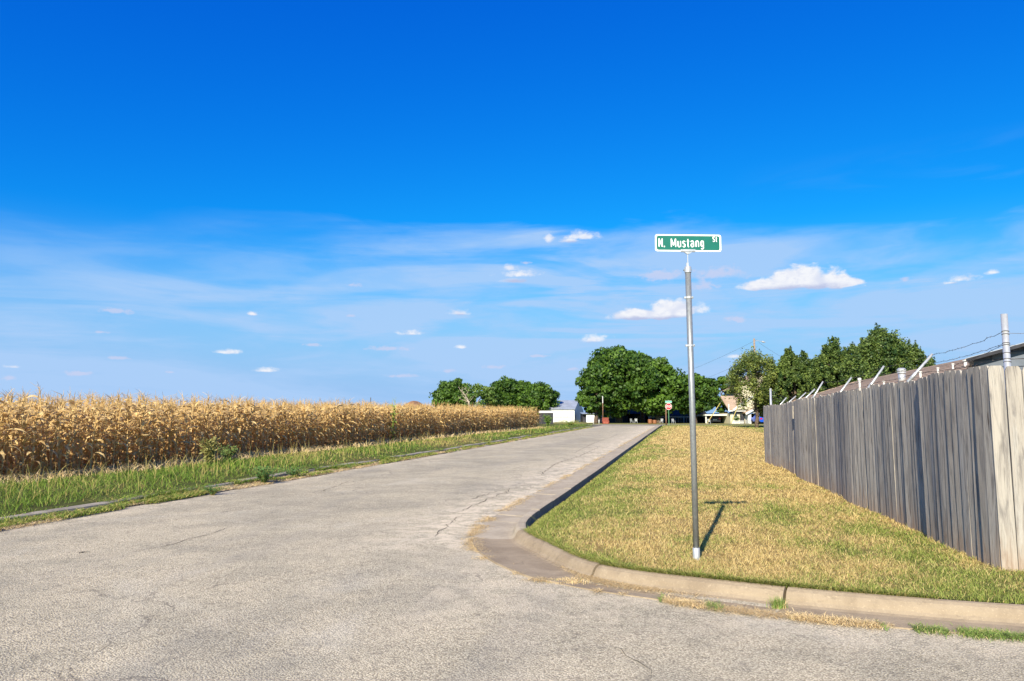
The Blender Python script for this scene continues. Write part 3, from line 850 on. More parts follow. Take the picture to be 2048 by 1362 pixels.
band('kerb_straw', 30000, lambda t: -9.25 + 0 * t, (-0.35, 0.30), (7.5, 80), (0.03, 0.10), 0.05, M['straw'], 'pale dead straw and dust along the left road edge', 2.2, 0.007, 0.42, 271)
# weeds and straw by the front gutter
def front_t(s): return np.interp(s, kg[60:, 0][np.argsort(kg[60:, 0])], kg[60:, 1][np.argsort(kg[60:, 0])])
n = 15000
s = rng.uniform(-0.2, 6.5, n); t = front_t(s) + rng.normal(-0.01, 0.055, n)
ok = fbm(s * 1.7, t * 0 + 2, 81, 3) > 0.50
s, t = s[ok], t[ok]; x, y = W(s, t)
gn = np.where(fbm(s * 2.3, t * 0, 85, 2) > 0.5, 0.8, 0.05)
o = blades('gutter_edge_grass', np.stack([x, y], -1), zt(y) + 0.008, rng.uniform(0.02, 0.06, len(s)), np.full(len(s), 0.005), np.clip(gn + rng.normal(0, .2, len(s)), 0, 1), M['straw'], 1.3, 1)
tag(o, 'patches of low green and dead grass where the gutter meets the road in front', 'grass', kind='stuff')
n = 16000
ii = rng.integers(i_corner - 70, nk - 20, n); u = rng.uniform(0, 1, n)
w_ = np.clip(rng.normal(1.02, 0.06, n), .8, 1.25)
kq = kb[ii] * (1 - w_[:, None]) + kg[ii] * w_[:, None] + rng.normal(0, 0.04, (n, 2)) + (kb[np.minimum(ii + 1, nk - 1)] - kb[ii]) * u[:, None]
ok = fbm(kq[:, 0] * 2, kq[:, 1] * 2, 90, 3) > 0.5
kq = kq[ok]; x, y = W(kq[:, 0], kq[:, 1]); r = np.hypot(x, y)
o = blades('dead_straw', np.stack([x, y], -1), zt(y) + 0.006, rng.uniform(0.015, 0.06, len(x)), 0.0045 * np.clip(r / 8, 1, 5), np.full(len(x), 0.0), M['straw'], 2.6, 1)
tag(o, 'dead straw clippings blown along the edge of the gutter', 'straw', kind='stuff')
# straw heap at the kerb joint and down the gutter
n = 3500
s = -0.75 + rng.normal(0, 0.35, n); t = tmin_of_s(s) - 0.22 - np.abs(rng.normal(0, 0.07, n)); x, y = W(s, t)
o = blades('clippings', np.stack([x, y], -1), zt(y) + 0.008, rng.uniform(0.015, 0.06, n), np.full(n, 0.004), np.clip(rng.normal(0, .15, n), 0, 1), M['straw'], 2.4, 1)
tag(o, 'heap of dry grass clippings lying in the gutter below the corner kerb joint', 'clippings', kind='stuff')

# loose gravel
def stones(name, x, y, size, mat, label):
    n = len(x)
    base = np.array([(1, 0, 0), (-.6, .8, 0), (-.5, -.9, 0), (.1, .1, .8), (0.2, 0, -.3)])
    fc = np.array([(0, 1, 3), (1, 2, 3), (2, 0, 3), (1, 0, 4), (2, 1, 4), (0, 2, 4)])
    a = rng.uniform(0, 6.28, n); c, s_ = np.cos(a), np.sin(a)
    sc_ = size[:, None] * rng.uniform(0.6, 1.2, (n, 3))
    B = base[None] * sc_[:, None, :]
    V = np.stack([B[..., 0] * c[:, None] - B[..., 1] * s_[:, None] + x[:, None], B[..., 0] * s_[:, None] + B[..., 1] * c[:, None] + y[:, None], B[..., 2] + zt(y)[:, None] + size[:, None] * .25], -1)
    Fc = (np.arange(n)[:, None, None] * 5 + fc[None]).reshape(-1, 3)
    o = link(name, np_mesh(name, V.reshape(-1, 3), Fc, mat))
    tag(o, label, 'gravel', kind='stuff')
x, y, r = polar_points(40000, -40, 38, 3.5, 30)
S, T = ST(x, y)
ok = (S > -9) & ((S < -2.7) | (T < front_t(S) - 0.02)) & (rng.uniform(0, 1, len(S)) < 0.06 + 0.6 * grit(S, T) + 0.25 * (T > 5.2) * (S > -2))
stones('gravel', x[ok], y[ok], rng.uniform(0.0025, 0.0075, ok.sum()) * np.clip(r[ok] / 9, 1, 2.2), M['gravel'], 'loose pale gravel scattered on the road beside the gutter')

# cracks in the road
def crack(pts, w=0.02, seed=1):
    rs = random.Random(seed)
    P2 = []
    for (a, b) in zip(pts[:-1], pts[1:]):
        k = max(3, int((Vector(b) - Vector(a)).length / 0.12))
        for j in range(k):
            q = Vector(a).lerp(Vector(b), j / k)
            P2.append(Vector((q.x + rs.gauss(0, 0.025), q.y + rs.gauss(0, 0.04))))
    mb = MB(); V = []
    for j, q in enumerate(P2):
        d = (P2[min(j + 1, len(P2) - 1)] - P2[max(j - 1, 0)]).normalized(); nrm_ = Vector((-d.y, d.x))
        ww = w * rs.uniform(0.2, 1.0) * min(1, j / 3 + .1, (len(P2) - 1 - j) / 3 + .1)
        for sgn in (-1, 1):
            e = q + nrm_ * ww / 2 * sgn; V.append((e.x, e.y, float(zt(e.y)) + 0.004))
    mb.add(V, [(2 * i, 2 * i + 1, 2 * i + 3, 2 * i + 2) for i in range(len(P2) - 1)])
    mb.build('crack', M['crack'], road)
crack([G(245, 1108), G(320, 1095), G(405, 1072), G(470, 1052)], 0.016, 1)
crack([G(150, 1106), G(172, 1103), G(190, 1104)], 0.08, 2)
crack([G(905, 1028), G(945, 1012), G(1010, 985), G(1022, 975)], 0.022, 3)
crack([G(935, 1000), G(985, 985), G(1018, 978)], 0.02, 4)
crack([G(1080, 950), G(1110, 928), G(1160, 912), G(1200, 893)], 0.03, 5)
crack([G(640, 985), G(690, 965), G(760, 955)], 0.02, 6)
crack([G(1150, 905), G(1190, 885), G(1235, 870)], 0.03, 7)
crack([G(860, 1078), G(905, 1045), G(925, 1028)], 0.014, 8)
crack([G(1310, 1362), G(1260, 1310), G(1150, 1260)], 0.008, 9)

# ------------------------------------------------------------------ street name sign at the corner
px_, py_ = G(1393, 1118, .12); pz_ = float(zt(py_)) + 0.11
sign = empty('street_name_sign', (px_, py_, pz_))
tag(sign, 'green and white street name sign on a tall galvanised pole in the corner lawn', 'street sign')
hh = lambda py: D(1384, py, py_).z - pz_
ptop = hh(536)
mb = MB(); mb.tube([(0, 0, -0.05), (-0.004, 0, ptop * .5), (-0.014, 0, ptop)], 0.0305, 20); mb.build('post', M['galv'], sign, True)
MB().tube([(0, 0, -0.04), (0, 0, 0.005), (0, 0, 0.12), (0, 0, 0.124)], [0.036, 0.0365, 0.036, 0.031], 20).build('ground_sleeve', M['galv_bright'], sign, True)
cap = MB(); z0 = ptop
cap.tube([(-0.014, 0, z0 - 0.05), (-0.014, 0, z0 + 0.005), (-0.014, 0, z0 + 0.015)], [0.036, 0.036, 0.03], 20)
cap.box(-0.03, -0.006, -0.01, 0.01, z0 + 0.01, z0 + 0.055); cap.box(-0.052, 0.022, -0.008, 0.008, z0 - 0.035, z0 - 0.01)
capo = cap.build('post_cap', M['galv_bright'], sign)
for sx_ in (-0.053, 0.018): MB().tube([(sx_, -0.012, z0 - 0.022), (sx_, 0.012, z0 - 0.022)], 0.008, 8).build('bolt', M['galv'], capo)
MB().box(-0.017, -0.009, -0.003, 0.003, z0 + 0.04, hh(505)).build('stem', M['galv_bright'], sign)
for py in (595, 691):
    zc = hh(py); xc = -0.014 * zc / ptop
    c_ = MB().tube([(xc, 0, zc - 0.011), (xc, 0, zc + 0.011)], 0.0335, 20)
    c_.box(xc - 0.05, xc - 0.03, -0.012, 0.012, zc - 0.011, zc + 0.009); c_.box(xc + 0.03, xc + 0.046, -0.012, 0.012, zc - 0.011, zc + 0.011)
    co = c_.build('band_clamp', M['galv_bright'], sign)
    MB().tube([(xc + 0.04, -0.018, zc), (xc + 0.04, 0.02, zc)], 0.006, 8).build('bolt', M['galv'], co)
MB().bar((0.028, 0.035, hh(712)), (0.022, 0.035, hh(575)), 0.012, 0.006).build('rear_strip', M['galv'], sign)
W_, H_ = 0.70, 0.183
zs = hh(503); cxs = D(1376, 503, py_).x - px_
def rrect(w, h, r, n=5):
    pts = []
    for cx_, cy_, a0 in ((w / 2 - r, h / 2 - r, 0), (-w / 2 + r, h / 2 - r, 90), (-w / 2 + r, -h / 2 + r, 180), (w / 2 - r, -h / 2 + r, 270)):
        for k in range(n + 1):
            a = R(a0 + 90 * k / n); pts.append((cx_ + r * math.cos(a), cy_ + r * math.sin(a)))
    return pts
Ms = Matrix.Translation((cxs + 0.003, 0, zs + H_ / 2)) @ Matrix.Rotation(R(0.6), 4, 'Y')
pn = MB().prism(rrect(W_, H_, 0.022), -0.002, 0.002, Ms).build('panel', M['sign_white'], sign)
gp = MB().prism(rrect(W_ - 0.034, H_ - 0.03, 0.02), -0.0032, -0.0021, Ms).build('green_field', M['sign_green'], pn)
def letters(txt, size, loc, mat, parent, xs=0.62, off=0.0, rot=(math.pi / 2, 0, 0), sp=1.0, name='lettering', align='LEFT', ext=0.0006):
    cu = bpy.data.curves.new(name, 'FONT'); cu.body = txt; cu.size = size; cu.extrude = ext; cu.offset = off; cu.align_x = align; cu.space_character = sp
    cu.materials.append(mat)
    tmp = bpy.data.objects.new('tmp', cu); col.objects.link(tmp)
    me = bpy.data.meshes.new_from_object(tmp.evaluated_get(bpy.context.evaluated_depsgraph_get()))
    bpy.data.objects.remove(tmp)
    if not me.materials: me.materials.append(mat)
    o = link(name, me, parent, loc, rot); o.scale = (xs, 1, 1); return o
ctr = Ms.translation
def arc_(cx_, cy_, rx_, ry_, a0, a1, n=9):
    return [(cx_ + rx_ * math.cos(R(a0 + (a1 - a0) * k / n)), cy_ + ry_ * math.sin(R(a0 + (a1 - a0) * k / n))) for k in range(n + 1)]
GLY = {   # highway style strokes: cap height 1, x-height .72
    'N': (.50, [[(.06, 0), (.06, 1)], [(.06, 1), (.44, 0)], [(.44, 0), (.44, 1)]]),
    '.': (.12, [[(.06, -.06), (.06, .10)]]),
    'M': (.62, [[(.06, 0), (.06, 1)], [(.06, 1), (.31, .18)], [(.31, .18), (.56, 1)], [(.56, 1), (.56, 0)]]),
    'u': (.42, [[(.06, .72), (.06, .2)] + arc_(.2, .2, .14, .2, 180, 300) + [(.36, .16)], [(.36, .72), (.36, 0)]]),
    's': (.38, [arc_(.19, .54, .13, .16, 20, 250, 8) + arc_(.19, .18, .13, .19, 70, -160, 8)]),
    't': (.28, [[(.12, .95), (.12, .14)] + arc_(.22, .14, .10, .14, 180, 280, 4), [(.0, .68), (.26, .68)]]),
    'a': (.42, [arc_(.19, .54, .15, .18, 165, 0, 7) + [(.34, 0)], arc_(.19, .20, .14, .20, 60, 330, 10) + [(.33, .14)], [(.33, .40), (.2, .40)]]),
    'n': (.42, [[(.06, 0), (.06, .72)], [(.06, .5)] + arc_(.21, .52, .14, .20, 150, 0, 6) + [(.35, 0)]]),
    'g': (.42, [arc_(.19, .38, .14, .34, 40, 320, 12), [(.34, .72), (.34, -.12)] + arc_(.2, -.12, .14, .14, 0, -150, 6)]),
    'S': (.46, [arc_(.23, .74, .17, .26, 20, 255, 9) + arc_(.23, .25, .17, .25, 75, -160, 9)]),
}
def word(txt, x0, z0, h, gap, stroke, kx=1.0):
    x = x0
    for ch_ in txt:
        w_, strokes = GLY[ch_]
        mb = MB()
        for q, st_ in enumerate(strokes):
            p_ = [Vector((x + a * h * kx, z0 + b * h)) for a, b in st_]
            L_, Rr = [], []
            for k in range(len(p_)):
                d = (p_[min(k + 1, len(p_) - 1)] - p_[max(k - 1, 0)]).normalized(); n_ = Vector((-d.y, d.x)) * stroke / 2
                e = d * stroke * .0
                L_.append(p_[k] + n_); Rr.append(p_[k] - n_)
            yf = -0.0042 - .0002 * q
            V = [(v.x, yf, v.y) for v in L_] + [(v.x, yf, v.y) for v in Rr] + [(v.x, -0.0033, v.y) for v in L_] + [(v.x, -0.0033, v.y) for v in Rr]
            n = len(p_)
            fs = [(k, k + 1, n + k + 1, n + k) for k in range(n - 1)]
            fs += [(k, 2 * n + k, 2 * n + k + 1, k + 1) for k in range(n - 1)] + [(n + k, n + k + 1, 3 * n + k + 1, 3 * n + k) for k in range(n - 1)]
            fs += [(0, n, 3 * n, 2 * n), (n - 1, 3 * n - 1, 4 * n - 1, 2 * n - 1)]
            mb.add(V, fs)
        mb.build('letter', M['sign_white'], pn)
        x += w_ * h * kx + gap
    return x
word('N.', ctr.x - W_ / 2 + 0.036, ctr.z - 0.040, 0.088, 0.012, 0.0115)
word('Mustang', ctr.x - W_ / 2 + 0.166, ctr.z - 0.042, 0.088, 0.0135, 0.0115, 1.04)
word('St', ctr.x + W_ / 2 - 0.090, ctr.z + 0.014, 0.054, 0.008, 0.0078)
MB().box(cxs - 0.077, cxs + 0.077, -0.014, 0.014, zs - 0.004, zs + 0.022).build('bracket', M['galv_bright'], sign, bevel=0.003)
MB().prism([(cxs - 0.045, zs - 0.003), (cxs + 0.045, zs - 0.003), (cxs + 0.012, zs - 0.028), (cxs - 0.012, zs - 0.028)], -0.009, 0.009).build('bracket_foot', M['galv_bright'], sign)

# ------------------------------------------------------------------ wooden picket fence
fence = empty('wooden_fence', tuple(P(2.92, 8.11, 0.1)))
tag(fence, 'tall weathered grey wooden picket fence along the right side of the lawn', 'fence')
flx, fly, flz = fence.location
PW, PH_ = 0.138, 1.0
def picket_mesh(v):
    rs = random.Random(v)
    H = 1.0   # stretched per object
    w = PW / 2; th = 0.009; c = 0.022 + rs.uniform(-.006, .01)
    segs = 5; mb = MB(); V = []
    bow = rs.uniform(-0.006, 0.006); cup = rs.uniform(-0.004, 0.004)
    top = [(-w, -c * 1.1), (-w + c * .8, -c * .25), (-w + c * 1.3, 0), (w - c * 1.3, 0), (w - c * .8, -c * .25), (w, -c * 1.1)]
    # front and back columns following the dog-eared outline
    n = len(top)
    for side in (-th, th):
        for k in range(segs):
            u = k / segs
            for (x, _) in top:
                V.append((x + rs.uniform(-.0012, .0012), side + bow * math.sin(u * 3.1) + cup * (x / w) ** 2, u * H))
        for (x, dz) in top:
            V.append((x, side + cup * (x / w) ** 2, H + dz))
    R_ = segs + 1
    off = R_ * n
    for k in range(segs):
        for j in range(n - 1):
            a = k * n + j
            mb.f.append((a, a + 1, a + n + 1, a + n)); mb.f.append((off + a + 1, off + a, off + a + n, off + a + n + 1))
        a = k * n; mb.f.append((a, a + n, off + a + n, off + a)); a = k * n + n - 1; mb.f.append((a + n, a, off + a, off + a + n))
    for j in range(n - 1):
        a = segs * n + j; mb.f.append((a, a + 1, off + a + 1, off + a)); mb.f.append((j + 1, j, off + j, off + j + 1))
    mb.v = V
    return mb.mesh('picket', M['wood'])
pvars = [picket_mesh(i) for i in range(10)]
def fence_s(t):
    s = 2.92 - 0.41 * (t - 8.11) / 15.2
    s += 0.035 * math.sin(t * 1.3) * min(1, (t - 8.1) / 2) + 0.012 * math.sin(t * 3.1 + 1)
    if t > 18.9: s += 0.10 - 0.024 * (t - 18.9)
    elif t > 18.3: s += 0.10 * (t - 18.3) / 0.6 
    return s
def fence_top(t):
    a = 2.10 - 0.165 * (t - 8.11) / 15.2
    return a + 0.012 * math.sin(t * 2.3)
t = 8.12; prev = None; i = 0
lean = 0.0; rx = 0.0
while t < 23.35:
    s = fence_s(t); p = P(s, t, 0.10)
    dsdt = (fence_s(t + .07) - fence_s(t - .07)) / .14
    yaw = YAW + math.atan(-dsdt) + math.pi / 2 + random.gauss(0, 0.045) + R(6)
    lean = lean * .8 + random.gauss(0, 0.004); rx = rx * .88 + random.gauss(0, .0016)
    if t < 8.5: lean = -0.01
    ztop = fence_top(t) + random.gauss(0, 0.013)
    zb = p.z - random.uniform(0.01, 0.03)
    o = link('picket', pvars[random.randrange(10)], fence, (p.x - flx + random.gauss(0, .0065), p.y - fly, zb - flz), (rx, lean, yaw))
    o.scale = (1, 1, ztop - zb)
    t += PW * 0.985 + random.choice((0, 0.002, 0.003, 0.006))
    i += 1
# pickets turning the corner, facing the street
s = 2.935
base_z = float(P(2.92, 8.0, 0.10).z)
for k in range(26):
    p = P(s + PW / 2 + 0.01, 8.03, 0.10)
    o = link('picket', pvars[(k * 3 + 1) % 10], fence, (p.x - flx, p.y - fly + random.gauss(0, .003), p.z - 0.02 - flz), (0, random.gauss(0, .004), YAW + random.gauss(0, .015)))
    o.scale = (1.0, 1, 2.095 + random.gauss(0, .006) - p.z + .02)
    s += PW + 0.004
# rails and posts behind
for hz in (0.35, 1.0, 1.65):
    mb = MB(); pts = [P(fence_s(8.2 + k * 1.0) + 0.045, 8.2 + k * 1.0, 0.1) for k in range(16)]
    for a, b in zip(pts[:-1], pts[1:]):
        mb.bar((a.x - flx, a.y - fly, a.z + hz - flz), (b.x - flx, b.y - fly, b.z + hz - flz), 0.035, 0.085)
    mb.build('rail', M['wood'], fence)
# small light batten nailed at the kink
p = P(fence_s(18.75) - 0.04, 18.75)
MB().box(p.x - flx - .02, p.x - flx + .02, p.y - fly - .01, p.y - fly + .01, 1.45 - flz + p.z, 1.75 - flz + p.z).build('batten', M['wood'], fence)

# ------------------------------------------------------------------ barbed wire fence standing behind the pickets
bw = empty('barbed_wire_fence', tuple(P(3.05, 8.2, 0.1)))
tag(bw, 'galvanised steel fence with slanted barbed wire arms rising behind the wooden fence', 'fence')
bx, by, bz = bw.location
def rel(v): return (v[0] - bx, v[1] - by, v[2] - bz)
cpt = D(2008, 628, 7.45)
gz = float(zt(cpt.y)) + 0.1
mb = MB().tube([rel((cpt.x - .01, cpt.y, gz)), rel((cpt.x, cpt.y, cpt.z))], 0.0315, 18); cpost = mb.build('corner_post', M['galv_bright'], bw, True)
for zz in (2.47, 2.44, 2.35, 2.33, 2.25, 2.19, 2.16):
    ring = [(cpt.x + 0.034 * math.cos(a * .524), cpt.y + 0.034 * math.sin(a * .524), zz + 0.004 * math.sin(a)) for a in range(13)]
    MB().tube([rel(q) for q in ring], 0.0028, 5).build('wire_tie', M['rust'], cpost)
arm_px = [((1818, 762), (1865, 708)), ((1735, 780), (1768, 732)), ((1673, 795), (1703, 755)), ((1625, 798), (1646, 763)),
          ((1608, 800), (1630, 778)), ((1590, 806), (1612, 785)), ((1572, 810), (1592, 792)), ((1558, 813), (1573, 795))]
arms = []
for (b0, b1), (a0, a1) in arm_px:
    # stands 8 cm behind the pickets where the sight line meets the fence
    lo = None
    for k in range(2000):
        Y = 6 + k * 0.012; q = D(b0, b1, Y); s_, t_ = ST(q.x, q.y)
        if s_ >= fence_s(t_) + 0.09: lo = q; break
    if lo is None: continue
    # arm leans away from the lawn (along +s) and up
    Ytip = lo.y - 0.2195 * 0.30
    for k in range(60):
        Y = lo.y - 0.01 * k; q = D(a0, a1, Y); s2, t2 = ST(q.x, q.y)
        if t2 <= t_: break
    hi = q
    arms.append((lo, hi))
    g0 = Vector((lo.x, lo.y, float(zt(lo.y)) + .1))
    MB().tube([rel(g0), rel(lo)], 0.024, 10).build('line_post', M['galv'], bw, True)
    d = (hi - lo)
    ar = MB().tube([rel(lo - d * .02), rel(lo + d * .25), rel(lo + d * .3), rel(hi)], [0.026, 0.024, 0.019, 0.016], 8).build('arm', M['galv_bright'], bw, True)
    MB().tube([rel(lo + Vector((0, 0, -.03))), rel(lo + Vector((0, 0, .015)))], 0.029, 12).build('arm_collar', M['galv_bright'], ar)
fp0 = D(1541, 812, 22.4); fp1 = D(1541, 777, 22.4)
MB().tube([rel((fp0.x, fp0.y, .3)), rel(fp1)], 0.032, 12).build('end_post', M['galv_bright'], bw, True)
def strand(pts, name='barbed_wire', sag=0.04, barbs=True):
    mb = MB()
    for a, b in zip(pts[:-1], pts[1:]):
        L = (b - a).length; n_ = max(4, int(L / 0.10))
        q = [a.lerp(b, k / n_) + Vector((random.gauss(0, .003), 0, -sag * L * 4 * (k / n_) * (1 - k / n_) * .25 + random.gauss(0, .004))) for k in range(n_ + 1)]
        q[0], q[-1] = a, b
        mb.tube([rel(v) for v in q], 0.0026, 4)
        if barbs:
            for k in range(1, n_):
                if k % 1 == 0:
                    v = q[k]; u_ = Vector((random.gauss(0, 1), random.gauss(0, 1), random.gauss(0, 1))).normalized() * 0.014
                    mb.tube([rel(v - u_), rel(v + u_)], 0.0018, 3)
    mb.build(name, M['rust'], bw)
cz = [2.46, 2.34, 2.20]
for j, u in enumerate((0.97, 0.62, 0.30)):
    pts = [Vector((cpt.x - 0.03, cpt.y, cz[j]))] + [lo.lerp(hi, u) for lo, hi in arms] + [Vector((fp1.x, fp1.y, fp1.z - 0.03 - 0.12 * j))]
    strand(pts, sag=0.05)
    e = P(3.6 + 2.0, 8.1); 
    strand([Vector((cpt.x + 0.03, cpt.y, cz[j] - 0.01)), Vector((cpt.x + 1.6, cpt.y - 0.4, cz[j] + 0.02 - 0.02 * j))], sag=0.05)
strand([Vector((cpt.x - .03, cpt.y, 2.33)), Vector(arms[0][1]).lerp(cpt, .3) + Vector((0, 0, -.28))], sag=.02)

# ------------------------------------------------------------------ maize
def leaf_strip(rs, z0, az_, L, w, droop, seg=6):
    """one dry leaf: rises a little, folds over and hangs"""
    pts = []; ang = rs.uniform(0.5, 1.1); p = np.array([0, 0, z0]); d = np.array([math.cos(az_), math.sin(az_)])
    wob = rs.uniform(-.6, .6)
    tw = rs.uniform(-1.5, 1.5)
    V = []
    for k in range(seg + 1):
        u = k / seg
        a = ang - droop * u ** 0.8
        ww = w * (math.sin(min(1, u * 1.2 + 0.25) * math.pi) ** .6 if u < .98 else .05) / 2
        ww = max(ww, 0.002)
        t_ = tw * u
        side = np.array([-d[1] * math.cos(t_), d[0] * math.cos(t_), math.sin(t_)])
        V += [p - side * ww, p + side * ww]
        az2 = az_ + wob * u; d = np.array([math.cos(az2), math.sin(az2)])
        p = p + np.array([d[0] * math.cos(a), d[1] * math.cos(a), math.sin(a)]) * L / seg
    F = [(2 * k, 2 * k + 1, 2 * k + 3, 2 * k + 2) for k in range(seg)]
    return np.array(V), F
def tri_tube(pts, rad, n=5):
    mb = MB().tube(pts, rad, n, False); return np.array(mb.v), mb.f
def spindle(rs, z, az_, L=0.2, r=0.03):
    tilt = rs.uniform(-1.2, 0.9); d = Vector((math.cos(az_) * math.cos(tilt), math.sin(az_) * math.cos(tilt), math.sin(tilt)))
    b = Vector((0, 0, z)) + Vector((math.cos(az_), math.sin(az_), 0)) * .02
    return tri_tube([b + d * L * u for u in (0, .2, .5, .8, 1)], [r * .4, r * .95, r, r * .6, r * .1], 6)
def maize_parts(seed, H=1.70, nleaf=15, seg=6):
    rs = random.Random(seed)
    parts = []
    lx, ly = rs.gauss(0, .05), rs.gauss(0, .05)
    def bend(V):
        V = np.array(V); u = np.clip(V[:, 2] / H, 0, 1.3)
        V[:, 0] += lx * u * u * 2; V[:, 1] += ly * u * u * 2; return V
    V, F = tri_tube([(0, 0, -0.05), (0, 0, H * .4), (0, 0, H * .8), (0, 0, H * 1.0)], [.016, .014, .009, .004], 5)
    parts.append(('stalk', bend(V), F, 0.75))
    a0 = rs.uniform(0, 6.28)
    for k in range(nleaf):
        z = H * (0.09 + 0.85 * k / (nleaf - 1)) + rs.uniform(-.03, .03)
        az_ = a0 + (math.pi if k % 2 else 0) + rs.gauss(0, .7)
        big = math.sin(math.pi * min(1, (k + 2) / (nleaf + 2)))
        L = (0.38 + 0.38 * big) * rs.uniform(.7, 1.15)
        V, F = leaf_strip(rs, z, az_, L, rs.uniform(.06, .105), rs.uniform(1.5, 3.2) if k > nleaf * .5 else rs.uniform(2.4, 3.8), seg)
        parts.append(('leaf', bend(V), F, rs.uniform(0, 1)))
    for k in range(rs.choice((1, 1, 2))):
        V, F = spindle(rs, H * rs.uniform(.38, .55), rs.uniform(0, 6.28), rs.uniform(.18, .24), .03)
        parts.append(('ear', bend(V), F, rs.uniform(.8, 1)))
    tv, tf = [], []
    for k in range(6):
        a = rs.uniform(0, 6.28); L = rs.uniform(.18, .40); sp = rs.uniform(.1, .8) if k else 0.05
        p0 = Vector((0, 0, H * rs.uniform(.96, 1.0)))
        q = [p0, p0 + Vector((math.cos(a) * sp * .3, math.sin(a) * sp * .3, 1)) * L * .5, p0 + Vector((math.cos(a) * sp, math.sin(a) * sp, .95 - .3 * sp)) * L]
        V, F = tri_tube(q, [.004, .0045, .002], 3); n0 = len(tv); tv += [tuple(v) for v in V]; tf += [tuple(n0 + i for i in f) for f in F]
    parts.append(('tassel', bend(tv), tf, 0.55))
    return parts
def simple_mesh(name, V, F, rnd_, mat):
    me = bpy.data.meshes.new(name); me.from_pydata([tuple(v) for v in V], [], [tuple(f) for f in F])
    for an, av in (('rnd', rnd_), ('hgt', np.array(V)[:, 2])):
        a = me.attributes.new(an, 'FLOAT', 'POINT'); a.data.foreach_set('value', np.asarray(np.broadcast_to(av, (len(V),)), np.float32))
    me.materials.append(mat); me.update(); return me
LBL = 'dry tan maize plant in the front row of the field, leaves curled and drooping'
GRP = 'dry maize plants along the front edge of the field'
VARS = 8
split = []; whole = []
for v in range(VARS):
    pr = maize_parts(100 + v)
    split.append([(nm, simple_mesh(nm, V, F, r_, M['maize'])) for nm, V, F, r_ in pr])
    VV, FF, RR = [], [], []
    for nm, V, F, r_ in pr:
        n0 = len(VV); VV += [tuple(q) for q in V]; FF += [tuple(n0 + i for i in f) for f in F]; RR += [r_] * len(V)
    whole.append((np.array(VV), FF, np.array(RR), simple_mesh('maize_plant', VV, FF, np.array(RR), M['maize'])))
def corn_edge(t): return -13.45 + 0.18 * math.sin(t * .5) + (0.9 * max(0, (t - 45) / 22))
front = []
t = 9.5
while len(front) < 300 and t < 66.2:
    front.append((corn_edge(t) + random.gauss(0, .07), t)); t += 0.19
front.sort(key=lambda q: q[1])
C_SC = lambda t: 1.0
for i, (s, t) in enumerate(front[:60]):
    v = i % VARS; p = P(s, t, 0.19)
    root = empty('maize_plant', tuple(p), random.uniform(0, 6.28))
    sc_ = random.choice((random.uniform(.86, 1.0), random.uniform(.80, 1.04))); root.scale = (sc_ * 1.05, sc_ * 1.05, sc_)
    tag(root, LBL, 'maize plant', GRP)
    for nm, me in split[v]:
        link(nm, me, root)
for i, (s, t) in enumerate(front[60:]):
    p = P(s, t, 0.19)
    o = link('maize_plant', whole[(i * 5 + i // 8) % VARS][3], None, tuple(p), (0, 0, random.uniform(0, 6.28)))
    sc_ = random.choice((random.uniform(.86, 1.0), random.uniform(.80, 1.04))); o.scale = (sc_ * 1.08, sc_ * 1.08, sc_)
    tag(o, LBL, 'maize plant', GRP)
# a few plants still part green
for px, t in ((690, None), (708, None)):
    q = G(px, 885, .15); s_, t_ = ST(*q); s_ = corn_edge(t_) + .25
    p = P(s_, t_, .19)
    me = whole[3 if px < 700 else 5][3].copy(); me.materials.clear(); me.materials.append(M['maize_green'])
    o = link('green_maize_plant', me, None, tuple(p), (0, 0, 1.0 if px < 700 else 3.0)); o.scale = (1, 1, 1.08)
    tag(o, 'maize plant still yellow green among the dry ones, %s of the two' % ('taller' if px < 700 else 'shorter'), 'maize plant', 'part green maize plants in the dry field')
    if px > 700: o.scale = (0.9, .9, .92)
# rows behind: one mass
allV, allF, allR, allH = [], [], [], []
tmpl = []
for v in range(VARS):
    pr = maize_parts(300 + v, nleaf=9, seg=4)
    VV, FF, RR = [], [], []
    for nm, V, F, r_ in pr:
        if nm == 'tassel': pass
        n0 = len(VV); VV += [tuple(q) for q in V]
        for f in F:
            FF.append((f[0], f[1], f[2], f[3]) if len(f) == 4 else (f[0], f[1], f[2], f[2]))
        FF[-len(F):] = [tuple(n0 + i for i in f) for f in FF[-len(F):]]
        RR += [r_] * len(V)
    tmpl.append((np.array(VV), np.array(FF), np.array(RR)))
pos = []
for row in range(1, 22):
    sp = 0.20 if row < 7 else 0.34 if row < 12 else 0.6
    tt = 6.0
    while tt < 66.0:
        pos.append((corn_edge(tt) - row * 0.62 + (0.3 if row == 1 else 0) + random.gauss(0, .06), tt + random.uniform(-.05, .05))); tt += sp * (1 if tt < 40 else 1.25)
pos = [q for q in pos if not (ST and math.atan2(*W(*q)) < R(-50))]
base = 0
for k, (s, t) in enumerate(pos):
    V, F_, R_ = tmpl[k % VARS]
    a = random.uniform(0, 6.28); c_, s_ = math.cos(a), math.sin(a); q = P(s, t, .19); sc_ = random.choice((random.uniform(.86, 1.0), random.uniform(.80, 1.04)))
    X = np.stack([(V[:, 0] * c_ - V[:, 1] * s_) * 1.08 + q.x, (V[:, 0] * s_ + V[:, 1] * c_) * 1.08 + q.y, V[:, 2] * sc_ + q.z], -1)
    allV.append(X); allF.append(F_ + base); allR.append(R_); allH.append(V[:, 2]); base += len(V)
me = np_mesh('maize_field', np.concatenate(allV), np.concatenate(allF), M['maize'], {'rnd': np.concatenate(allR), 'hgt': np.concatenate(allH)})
o = link('maize_field', me); tag(o, 'mass of dry golden maize filling the field behind the front row', 'maize field', kind='stuff')
